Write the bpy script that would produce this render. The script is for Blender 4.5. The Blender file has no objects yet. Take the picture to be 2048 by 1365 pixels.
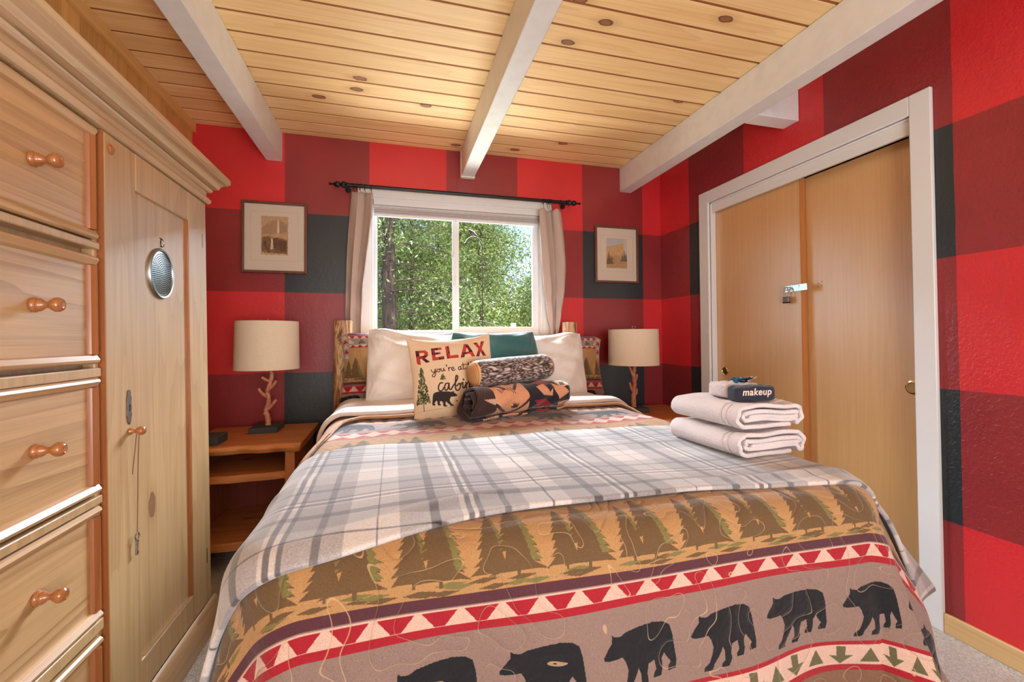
import bpy, math, random
import numpy as np
from mathutils import Vector, Matrix, Euler

random.seed(7)
np.random.seed(7)
SC = bpy.context.scene
COL = SC.collection
PI = math.pi

# ------------------------------------------------------------------ camera
EYE = 1.1477
D, X = 3.044, 2.065                       # back wall y, right wall x
YAW, PITCH, ROLL = 0.26556, 0.0182, -0.0068
cy_, sy_ = math.cos(YAW), math.sin(YAW)
fw = Vector((sy_, cy_, 0)); rt = Vector((cy_, -sy_, 0)); up = Vector((0, 0, 1))
f2 = fw * math.cos(PITCH) + up * math.sin(PITCH)
u2 = up * math.cos(PITCH) - fw * math.sin(PITCH)
r3 = rt * math.cos(ROLL) + u2 * math.sin(ROLL)
u3 = u2 * math.cos(ROLL) - rt * math.sin(ROLL)
cam_d = bpy.data.cameras.new('camera')
cam = bpy.data.objects.new('camera', cam_d)
COL.objects.link(cam)
M3 = Matrix((r3, u3, -f2)).transposed()
cam.matrix_world = Matrix.Translation((0, 0, EYE)) @ M3.to_4x4()
cam_d.sensor_width = 36
cam_d.lens = 873.06 / 2048 * 36
cam_d.shift_y = -20.9 / 2048
cam_d.clip_start = 0.02
SC.camera = cam

# ------------------------------------------------------------------ world, sun, lights, exposure
w = bpy.data.worlds.new('world')
SC.world = w
w.use_nodes = True
nt = w.node_tree
nt.nodes.clear()
wo = nt.nodes.new('ShaderNodeOutputWorld')
bg = nt.nodes.new('ShaderNodeBackground')
sk = nt.nodes.new('ShaderNodeTexSky')
sk.sky_type = 'NISHITA'
sk.sun_disc = False
sk.sun_elevation = math.radians(48)
sk.sun_rotation = math.radians(150)
sk.air_density = 1.0
sk.dust_density = 1.2
sk.ozone_density = 1.0
bg.inputs['Strength'].default_value = 0.42
nt.links.new(sk.outputs[0], bg.inputs['Color'])
nt.links.new(bg.outputs[0], wo.inputs['Surface'])

def light(name, kind, loc, energy, color, size=None, size_y=None, aim=None):
    d = bpy.data.lights.new(name, kind)
    d.energy = energy
    d.color = color
    if kind == 'AREA':
        d.shape = 'RECTANGLE'
        d.size = size
        d.size_y = size_y or size
    o = bpy.data.objects.new(name, d)
    COL.objects.link(o)
    o.location = loc
    if aim is not None:
        v = Vector(aim) - Vector(loc)
        o.rotation_euler = v.to_track_quat('-Z', 'Y').to_euler()
    return o
sun = light('sun', 'SUN', (3, -6, 8), 6.2, (1.0, 0.95, 0.86), aim=(0.5, 4.5, 0))
sun.data.angle = math.radians(0.6)
light('rear_fill_light', 'AREA', (0.55, -1.55, 1.55), 27, (1.0, 0.99, 0.97), 1.9, 1.5, aim=(0.45, 3.0, 1.35))  # added soft fill behind the camera; the wall there has no window
light('ceiling_fill_light', 'AREA', (0.5, -1.1, 0.9), 48, (0.98, 0.99, 1.0), 1.2, 0.8, aim=(0.45, 1.3, 2.6))  # added fill aimed upward to brighten the ceiling; no lamp stands there
light('outdoor_sky_fill', 'AREA', (0.6, 5.5, 3.75), 2700, (0.80, 0.90, 1.0), 5.5, 2.0, aim=(0.5, 3.0, 1.35))  # added area light outside, above the view, to strengthen light through the window
light('below_sill_fill', 'AREA', (0.45, 4.1, 0.1), 115, (0.93, 0.97, 1.0), 2.2, 1.2, aim=(0.45, 2.6, 2.0))  # added area light hidden below the sill, standing in for light off the ground

SC.view_settings.view_transform = 'Standard'
SC.view_settings.look = 'None'
SC.view_settings.exposure = 0.0
SC.view_settings.gamma = 1.0
SC.view_settings.use_curve_mapping = False
try:
    SC.cycles.use_denoising = True
    SC.cycles.max_bounces = 8
    SC.cycles.transparent_max_bounces = 12
    SC.cycles.caustics_reflective = False
    SC.cycles.caustics_refractive = False
    SC.cycles.sample_clamp_indirect = 4.0
except Exception:
    pass

# ------------------------------------------------------------------ material helpers
def lin(c):
    out = []
    for v in c[:3]:
        v = v / 255.0
        out.append(v / 12.92 if v <= 0.04045 else ((v + 0.055) / 1.055) ** 2.4)
    return (out[0], out[1], out[2], 1.0)

class Mat:
    def __init__(self, name, color=(200, 200, 200), rough=0.6, metal=0.0, coat=0.0, sheen=0.0, spec=0.5, coat_rough=0.15):
        self.m = bpy.data.materials.new(name)
        self.m.use_nodes = True
        self.t = self.m.node_tree
        self.b = self.t.nodes['Principled BSDF']
        self.b.inputs['Base Color'].default_value = lin(color)
        self.b.inputs['Roughness'].default_value = rough
        self.b.inputs['Metallic'].default_value = metal
        self.b.inputs['Coat Weight'].default_value = coat
        self.b.inputs['Coat Roughness'].default_value = coat_rough
        self.b.inputs['Sheen Weight'].default_value = sheen
        self.b.inputs['Specular IOR Level'].default_value = spec
        self._pos = None
    def n(self, typ, **kw):
        nd = self.t.nodes.new('ShaderNode' + typ)
        for k, v in kw.items():
            setattr(nd, k, v)
        return nd
    def put(self, sock, v):
        if hasattr(v, 'is_output') or isinstance(v, bpy.types.NodeSocket):
            self.t.links.new(v, sock)
        else:
            sock.default_value = v
    def pos(self, obj=False):
        if obj:
            return self.n('TexCoord').outputs['Object']
        if self._pos is None:
            self._pos = self.n('NewGeometry').outputs['Position']
        return self._pos
    def uv(self):
        return self.n('TexCoord').outputs['UV']
    def map(self, vec, scale=(1, 1, 1), loc=(0, 0, 0), rot=(0, 0, 0)):
        m = self.n('Mapping')
        self.put(m.inputs['Vector'], vec)
        m.inputs['Scale'].default_value = scale
        m.inputs['Location'].default_value = loc
        m.inputs['Rotation'].default_value = rot
        return m.outputs[0]
    def noise(self, vec, scale=5, detail=4, rough=0.5, dist=0.0, out='Fac'):
        k = self.n('TexNoise')
        self.put(k.inputs['Vector'], vec)
        k.inputs['Scale'].default_value = scale
        k.inputs['Detail'].default_value = detail
        k.inputs['Roughness'].default_value = rough
        k.inputs['Distortion'].default_value = dist
        return k.outputs[out]
    def voro(self, vec, scale=5, out='Distance', feature='F1', rnd=1.0):
        k = self.n('TexVoronoi', feature=feature)
        self.put(k.inputs['Vector'], vec)
        k.inputs['Scale'].default_value = scale
        k.inputs['Randomness'].default_value = rnd
        return k.outputs[out]
    def math(self, op, a, b=0.0, c=0.0, clamp=False):
        k = self.n('Math', operation=op, use_clamp=clamp)
        self.put(k.inputs[0], a)
        self.put(k.inputs[1], b)
        self.put(k.inputs[2], c)
        return k.outputs[0]
    def mix(self, f, a, b, mode='MIX'):
        k = self.n('Mix', data_type='RGBA', blend_type=mode)
        self.put(k.inputs[0], f)
        self.put(k.inputs[6], a)
        self.put(k.inputs[7], b)
        return k.outputs[2]
    def ramp(self, f, stops, interp='LINEAR'):
        k = self.n('ValToRGB')
        self.put(k.inputs[0], f)
        cr = k.color_ramp
        cr.interpolation = interp
        while len(cr.elements) < len(stops):
            cr.elements.new(0.5)
        for e, (p, c) in zip(cr.elements, stops):
            e.position = p
            e.color = lin(c) if max(c) > 1.0 or len(c) == 3 else c
        return k.outputs[0]
    def sep(self, vec):
        k = self.n('SeparateXYZ')
        self.put(k.inputs[0], vec)
        return k.outputs
    def comb(self, x=0.0, y=0.0, z=0.0):
        k = self.n('CombineXYZ')
        self.put(k.inputs[0], x)
        self.put(k.inputs[1], y)
        self.put(k.inputs[2], z)
        return k.outputs[0]
    def white(self, v):
        k = self.n('TexWhiteNoise', noise_dimensions='1D')
        self.put(k.inputs['W'], v)
        return k.outputs
    def color(self, v):
        self.put(self.b.inputs['Base Color'], v)
        return self
    def bump(self, h, strength=0.3, dist=0.005):
        k = self.n('Bump')
        k.inputs['Strength'].default_value = strength
        k.inputs['Distance'].default_value = dist
        self.put(k.inputs['Height'], h)
        prev = self.b.inputs['Normal']
        if prev.is_linked:
            self.t.links.new(prev.links[0].from_socket, k.inputs['Normal'])
        self.t.links.new(k.outputs[0], self.b.inputs['Normal'])
        return self
    def img(self, image, vec=None, interp='Linear'):
        k = self.n('TexImage', interpolation=interp, extension='EXTEND')
        k.image = image
        if vec is not None:
            self.put(k.inputs['Vector'], vec)
        return k.outputs[0]

def wood(name, light_c, dark_c, grain='x', rough=0.45, coat=0.0, knots=0.0, pitch=None, pitch_axis='y',
         fine=1.0, obj=False, knot_c=(110, 70, 45), var=0.12, rings=0.45, coat_rough=0.2, spec=0.5, off=0.0, bump=0.15, knot_scale=2.6, norm=None):
    m = Mat(name, rough=rough, coat=coat, coat_rough=coat_rough, spec=spec)
    p = m.pos(obj)
    gi = 'xyz'.index(grain)
    sc = [1.0, 1.0, 1.0]
    sc[gi] = 0.07
    if pitch:
        s = m.sep(p)['XYZ'.index(pitch_axis.upper())]
        idx = m.math('FLOOR', m.math('DIVIDE', m.math('SUBTRACT', s, off), pitch))
        rnd = m.white(idx)
        add = m.n('VectorMath', operation='MULTIPLY_ADD')
        m.put(add.inputs[0], rnd['Color'])
        add.inputs[1].default_value = (7, 7, 7)
        m.put(add.inputs[2], p)
        pp = add.outputs[0]
    else:
        pp = p
    st = m.map(pp, tuple(sc))
    n1 = m.noise(st, 9 * fine, 3, 0.55, 0.6)
    ringv = m.math('FRACT', m.math('MULTIPLY', m.noise(m.map(pp, tuple(0.075 if i == gi else 1.0 for i in range(3))), 5.0 * fine, 2, 0.45, 0.3), 11.0))
    ring = m.math('POWER', ringv, 2.2)
    n2 = m.noise(m.map(pp, tuple(0.02 if i == gi else 1.0 for i in range(3))), 95 * fine, 2, 0.6)
    f = m.math('ADD', m.math('MULTIPLY', n1, 0.38), m.math('MULTIPLY', ring, rings))
    f = m.math('ADD', f, m.math('MULTIPLY', m.math('SUBTRACT', n2, 0.48), 0.95))
    c = m.mix(m.math('MULTIPLY', f, 1.0, clamp=True), lin(light_c), lin(dark_c))
    if pitch:
        k = m.math('MULTIPLY_ADD', rnd['Value'], var * 2, 1.0 - var)
        c = m.mix(1.0, c, m.comb(k, m.math('POWER', k, 1.25), m.math('POWER', k, 1.6)), 'MULTIPLY')
    if knots > 0:
        nx = norm if norm else [a for a in ('z', 'x', 'y') if a != grain and a != (pitch_axis if pitch else '')][0]
        cr_ = [a for a in 'xyz' if a != grain and a != nx][0]
        pc = m.sep(pp)
        kv = m.comb(m.math('MULTIPLY', pc['xyz'.index(grain)], 0.55), pc['xyz'.index(cr_)], 0.0)
        vn = m.n('TexVoronoi', feature='F1', voronoi_dimensions='2D')
        m.put(vn.inputs['Vector'], kv)
        vn.inputs['Scale'].default_value = knot_scale
        wob = m.math('MULTIPLY', m.math('SUBTRACT', m.noise(pp, 40, 2), 0.5), 0.03)
        dk = m.math('ADD', vn.outputs['Distance'], wob)
        sel = m.math('GREATER_THAN', m.sep(vn.outputs['Color'])[0], 1.0 - knots)
        core = m.math('MULTIPLY', m.math('LESS_THAN', dk, 0.055), sel)
        halo = m.math('MULTIPLY', m.math('MULTIPLY', m.math('SUBTRACT', 0.14, dk, clamp=True), 5.0), sel)
        c = m.mix(m.math('MULTIPLY', halo, 0.8, clamp=True), c, lin(tuple(int(a * 0.72 + b * 0.28) for a, b in zip(dark_c, knot_c))))
        c = m.mix(m.math('MULTIPLY', core, 0.92), c, lin(knot_c))
        inner = m.math('MULTIPLY', m.math('LESS_THAN', dk, 0.038), sel)
        c = m.mix(m.math('MULTIPLY', inner, 0.75), c, lin(tuple(int(v * .55 + w_ * .45) for v, w_ in zip(knot_c, dark_c))))
    m.color(c)
    m.bump(m.math('ADD', n2, ring), bump, 0.002)
    if coat > .7:
        m.b.inputs['Coat IOR'].default_value = 2.1 if coat > .9 else 1.8
    return m.m

# --- the materials
def mk_materials():
    G = {}
    # plaid paint
    m = Mat('plaid_paint', rough=0.36, spec=0.6)
    P = m.sep(m.pos())
    onright = m.math('GREATER_THAN', P[0], X - 0.002)
    s_back = P[0]
    s_right = m.math('ADD', m.math('SUBTRACT', D, P[1]), X)
    s = m.math('ADD', m.math('MULTIPLY', onright, m.math('SUBTRACT', s_right, s_back)), s_back)
    wob = m.math('MULTIPLY', m.math('SUBTRACT', m.noise(m.pos(), 6, 2), 0.5), 0.006)
    ci = m.math('FLOORED_MODULO', m.math('FLOOR', m.math('DIVIDE', m.math('ADD', m.math('ADD', s, wob), 0.665), 0.5135)), 2.0)
    ri = m.math('FLOORED_MODULO', m.math('FLOOR', m.math('DIVIDE', m.math('SUBTRACT', m.math('ADD', P[2], wob), 1.961), 0.5105)), 2.0)
    # col odd index -> bright column ; row 0 above 1.961 bright row
    brightcol = ci
    brightrow = m.math('SUBTRACT', 1.0, ri)
    k = m.math('ADD', brightcol, brightrow)
    c = m.mix(m.math('GREATER_THAN', k, 0.5), lin((40, 48, 52)), lin((146, 46, 50)))
    c = m.mix(m.math('GREATER_THAN', k, 1.5), c, lin((212, 48, 54)))
    n = m.noise(m.pos(), 3, 3)
    c = m.mix(0.12, c, m.ramp(n, [(0.3, (30, 20, 20)), (0.7, (255, 230, 220))]), 'OVERLAY')
    m.color(c)
    amp = m.math('MULTIPLY_ADD', onright, 0.8, 0.2)
    h = m.math('MULTIPLY', m.math('ADD', m.noise(m.pos(), 75, 3, 0.6, 0.8), m.math('MULTIPLY', m.noise(m.map(m.pos(), (1, 1, 0.45)), 22, 2, 0.5, 1.5), 0.8)), amp)
    m.bump(h, 0.5, 0.006)
    G['plaid'] = m.m
    G['wallpaint'] = Mat('cream_wall_paint', (225, 205, 185), 0.7).m
    # white paint
    m = Mat('white_paint', (226, 226, 224), 0.42)
    n = m.noise(m.pos(), 14, 4)
    m.color(m.ramp(n, [(0.25, (224, 224, 222)), (0.6, (232, 232, 230))]))
    m.bump(m.noise(m.map(m.pos(), (1, 0.15, 1)), 60, 3), 0.12, 0.003)
    G['beam'] = m.m
    m = Mat('white_trim_paint', (228, 229, 230), 0.35)
    m.bump(m.noise(m.pos(), 40, 2), 0.08, 0.002)
    G['trim'] = m.m
    G['vinyl'] = Mat('white_vinyl', (236, 240, 244), 0.3).m
    # carpet
    m = Mat('carpet', rough=0.95, sheen=0.3)
    v = m.voro(m.pos(), 170)
    n = m.noise(m.pos(), 90, 3, 0.7)
    m.color(m.mix(m.math('MULTIPLY', m.math('ADD', n, v), 0.75, clamp=True), lin((150, 146, 142)), lin((224, 220, 214))))
    m.bump(m.math('ADD', v, n), 0.9, 0.008)
    G['carpet'] = m.m
    # woods
    G['ceiling'] = wood('pine_ceiling_boards', (247, 212, 156), (220, 170, 104), 'x', 0.5, 0.05, knots=0.6, knot_scale=2.9, pitch=0.1291, pitch_axis='y', off=1.698 - 0.1291 * 8, knot_c=(112, 62, 40), var=0.07, rings=0.28, coat_rough=0.35)
    G['groove'] = Mat('board_groove', (150, 92, 44), 0.7).m
    G['leftpine'] = wood('pine_wall_boards', (232, 180, 110), (196, 136, 70), 'z', 0.5, 0.1, knots=0.5, pitch=0.103, pitch_axis='y', knot_c=(104, 58, 34), var=0.15, rings=0.3)
    G['pinetrim'] = wood('pine_trim', (236, 188, 120), (212, 158, 90), 'y', 0.5, 0.05, rings=0.25)
    G['base'] = wood('pine_baseboard', (220, 184, 132), (196, 154, 98), 'y', 0.5, 0.1, rings=0.3)
    G['wardrobe_v'] = wood('antique_pine_vertical', (203, 168, 118), (156, 118, 74), 'z', 0.36, 0.8, knots=0.25, rings=0.3, coat_rough=0.44, knot_c=(132, 90, 62), bump=0.25)
    G['wardrobe_h'] = wood('antique_pine_horizontal', (208, 168, 118), (156, 114, 70), 'y', 0.36, 0.8, knots=0.2, rings=0.5, coat_rough=0.44, knot_c=(128, 90, 62), bump=0.35)
    G['wardrobe_edge'] = wood('antique_pine_dark_edge', (170, 104, 58), (126, 70, 36), 'z', 0.4, 0.3, rings=0.3)
    G['knobwood'] = wood('turned_knob_wood', (178, 112, 62), (134, 78, 42), 'x', 0.25, 0.6, rings=0.3)
    G['gap'] = Mat('dark_gap', (38, 24, 16), 0.9).m
    G['cornice'] = wood('antique_pine_cornice', (214, 186, 150), (168, 132, 92), 'y', 0.33, 0.5, rings=0.35, bump=0.3)
    G['night'] = wood('cedar_nightstand', (214, 140, 80), (168, 96, 48), 'x', 0.45, 0.25, knots=0.4, rings=0.45, knot_c=(100, 52, 30), knot_scale=5.0)
    G['night_v'] = wood('cedar_nightstand_side', (204, 132, 74), (160, 90, 46), 'z', 0.5, 0.2, knots=0.3, rings=0.4, knot_c=(100, 52, 30), knot_scale=5.0)
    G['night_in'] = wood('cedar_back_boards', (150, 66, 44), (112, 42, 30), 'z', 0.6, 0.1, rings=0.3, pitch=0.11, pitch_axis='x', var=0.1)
    G['closet'] = wood('birch_veneer', (216, 170, 112), (194, 142, 86), 'z', 0.34, 1.0, rings=0.14, fine=1.2, coat_rough=0.34, bump=0.22)
    G['closetedge'] = wood('veneer_edge', (190, 122, 66), (160, 92, 44), 'z', 0.5, 0.1, rings=0.2)
    # peeled log
    m = Mat('peeled_log', rough=0.5, coat=0.2)
    p = m.map(m.pos(True), (1, 1, 0.18))
    f = m.noise(p, 34, 5, 0.72, 1.4)
    c = m.ramp(f, [(0.34, (104, 66, 40)), (0.44, (168, 118, 74)), (0.53, (210, 172, 126)), (0.7, (232, 206, 170))])
    m.color(c)
    m.bump(f, 0.6, 0.01)
    G['log'] = m.m
    # metals
    G['iron'] = Mat('black_iron', (34, 34, 38), 0.35, 0.4).m
    G['chrome'] = Mat('bright_zinc', (214, 220, 220), 0.25, 1.0).m
    G['brass'] = Mat('polished_brass', (222, 196, 140), 0.18, 1.0).m
    m = Mat('aged_pewter', (128, 120, 112), 0.4, 0.9)
    m.bump(m.noise(m.pos(), 300, 3), 0.7, 0.002)
    G['pewter'] = m.m
    m = Mat('perforated_tin', (158, 166, 166), 0.36, 1.0)
    G['tin'] = m.m
    G['hole'] = Mat('dark_hole', (24, 22, 22), 0.9).m
    G['stone'] = Mat('charcoal_block', (62, 64, 66), 0.75).m
    b = G['stone'].node_tree.nodes['Principled BSDF']
    # fabrics
    def fabric(name, c, scale=500, rough=0.85, sheen=0.2, wr=0.35, obj=True, wscale=7):
        m = Mat(name, c, rough, sheen=sheen)
        n = m.noise(m.pos(obj), scale, 2)
        m.color(m.mix(0.25, lin(c), m.ramp(n, [(0.3, tuple(int(v * 0.8) for v in c)), (0.7, tuple(min(255, int(v * 1.1)) for v in c))])))
        m.bump(n, 0.15, 0.002)
        if wr:
            m.bump(m.noise(m.pos(obj), wscale, 3, 0.5, 0.8), wr, 0.03)
        return m.m
    G['whitecotton'] = fabric('white_cotton', (232, 222, 216), wr=0.45)
    G['sheetwhite'] = fabric('white_sheet', (226, 212, 206), wr=0.5, wscale=9)
    G['sheettan'] = fabric('tan_sheet', (182, 132, 92), wr=0.4)
    G['teal'] = fabric('teal_velvet', (14, 92, 98), 700, 0.75, 1.0, 0.25)
    G['curtain'] = fabric('taupe_linen', (184, 162, 150), 420, 0.8, 0.2, 0.15)
    G['towel'] = fabric('white_terry', (232, 220, 222), 260, 0.95, 0.5, 0.1)
    m = Mat('white_terry_pile', (234, 222, 222), 0.95, sheen=0.5)
    tn = m.noise(m.pos(True), 210, 3, 0.7)
    m.bump(tn, 0.9, 0.006)
    G['towel'] = m.m
    m = Mat('navy_terry', (34, 38, 56), 0.95, sheen=0.2)
    m.bump(m.noise(m.pos(True), 260, 2), 0.7, 0.004)
    G['navy'] = m.m
    G['navyprint'] = Mat('makeup_lettering', (228, 206, 196), 0.9).m
    G['shade'] = fabric('linen_lampshade', (232, 214, 190), 300, 0.8, 0.0, 0.0)
    m = Mat('branch_cast', (206, 132, 104), 0.5)
    f = m.noise(m.pos(True), 60, 4, 0.6, 1.0)
    m.color(m.ramp(f, [(0.3, (150, 84, 62)), (0.6, (214, 142, 112)), (0.85, (238, 186, 160))]))
    m.bump(f, 0.6, 0.004)
    G['branch'] = m.m
    m = Mat('honeycomb_shade', (214, 208, 208), 0.8)
    zz = m.sep(m.pos())[2]
    m.color(m.mix(m.math('GREATER_THAN', m.math('FRACT', m.math('MULTIPLY', zz, 17.0)), 0.5), lin((196, 188, 188)), lin((218, 212, 212))))
    G['blind'] = m.m
    G['mat'] = Mat('cream_mat_board', (222, 204, 186), 0.8).m
    G['matline'] = Mat('mat_bevel', (202, 178, 152), 0.8).m
    G['frame'] = wood('walnut_frame', (118, 70, 52), (70, 38, 28), 'z', 0.4, 0.2, rings=0.2)
    # glass
    m = Mat('clear_glass')
    m.b.inputs['Roughness'].default_value = 0.0
    gl = m.n('BsdfGlossy'); gl.inputs['Roughness'].default_value = 0.0
    tr = m.n('BsdfTransparent')
    fr = m.n('Fresnel'); fr.inputs['IOR'].default_value = 1.12
    mx = m.n('MixShader')
    m.t.links.new(fr.outputs[0], mx.inputs[0]); m.t.links.new(tr.outputs[0], mx.inputs[1]); m.t.links.new(gl.outputs[0], mx.inputs[2])
    m.t.links.new(mx.outputs[0], m.t.nodes['Material Output'].inputs['Surface'])
    G['glass'] = m.m
    # log pillow bark print
    m = Mat('bark_print', rough=0.8, sheen=0.2)
    p = m.map(m.pos(True), (0.30, 1, 1))
    wv = m.n('VectorMath', operation='MULTIPLY_ADD')
    m.put(wv.inputs[0], m.noise(p, 22, 2, out='Color')); wv.inputs[1].default_value = (0.05, 0.05, 0.05); m.put(wv.inputs[2], p)
    e = m.voro(wv.outputs[0], 88, feature='DISTANCE_TO_EDGE')
    n = m.noise(p, 90, 4, 0.7)
    f = m.math('ADD', m.math('MULTIPLY', e, 1.9), m.math('MULTIPLY', m.math('SUBTRACT', n, 0.5), 0.9))
    m.color(m.ramp(f, [(0.04, (44, 32, 30)), (0.2, (104, 84, 76)), (0.42, (170, 152, 146)), (0.85, (206, 196, 196))]))
    G['bark'] = m.m
    m = Mat('log_end_print', (214, 160, 104), 0.8)
    r = m.math('SQRT', m.math('ADD', m.math('POWER', m.sep(m.pos(True))[1], 2.0), m.math('POWER', m.sep(m.pos(True))[2], 2.0)))
    m.color(m.mix(m.math('GREATER_THAN', m.math('SINE', m.math('MULTIPLY', r, 700.0)), 0.3), lin((222, 170, 116)), lin((190, 132, 84))))
    G['logend'] = m.m
    for nm, c in (('foil_blue', (40, 130, 170)), ('foil_dark', (40, 46, 60)), ('foil_silver', (200, 206, 210))):
        m = Mat(nm, c, 0.2, 0.7)
        m.bump(m.noise(m.pos(True), 140, 2), 0.8, 0.004)
        G[nm] = m.m
    # outdoors
    for i, (a, b_, c_) in enumerate((((62, 84, 40), (136, 156, 84), (208, 214, 152)), ((44, 66, 38), (100, 122, 66), (172, 184, 118)), ((84, 108, 48), (164, 180, 100), (226, 228, 172)))):
        m = Mat('foliage_' + 'abc'[i], rough=0.5)
        rn = m.white(m.math('MULTIPLY', m.n('ObjectInfo').outputs['Random'], 1.0))
        nn = m.noise(m.pos(), 9, 3, 0.8)
        m.color(m.ramp(nn, [(0.3, a), (0.5, b_), (0.7, c_)]))
        m.b.inputs['Transmission Weight'].default_value = 0.0
        m.b.inputs['Subsurface Weight'].default_value = 0.0
        tl = m.n('BsdfTranslucent'); tl.inputs['Color'].default_value = lin(b_)
        ad = m.n('MixShader'); ad.inputs[0].default_value = 0.35
        m.t.links.new(m.b.outputs[0], ad.inputs[1]); m.t.links.new(tl.outputs[0], ad.inputs[2])
        m.t.links.new(ad.outputs[0], m.t.nodes['Material Output'].inputs['Surface'])
        G['leaf%d' % i] = m.m
    m = Mat('pine_bark', rough=0.9)
    f = m.noise(m.map(m.pos(), (1, 1, 0.15)), 22, 5, 0.7, 0.6)
    m.color(m.ramp(f, [(0.38, (24, 19, 18)), (0.52, (58, 46, 42)), (0.7, (110, 94, 86))]))
    m.bump(f, 1.0, 0.04)
    G['pinebark'] = m.m
    G['twig'] = Mat('dead_twigs', (70, 60, 54), 0.9).m
    m = Mat('forest_floor', rough=1.0)
    m.color(m.ramp(m.noise(m.pos(), 3, 5, 0.7), [(0.3, (84, 92, 44)), (0.6, (150, 150, 84)), (0.8, (186, 164, 110))]))
    G['ground'] = m.m
    return G

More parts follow.
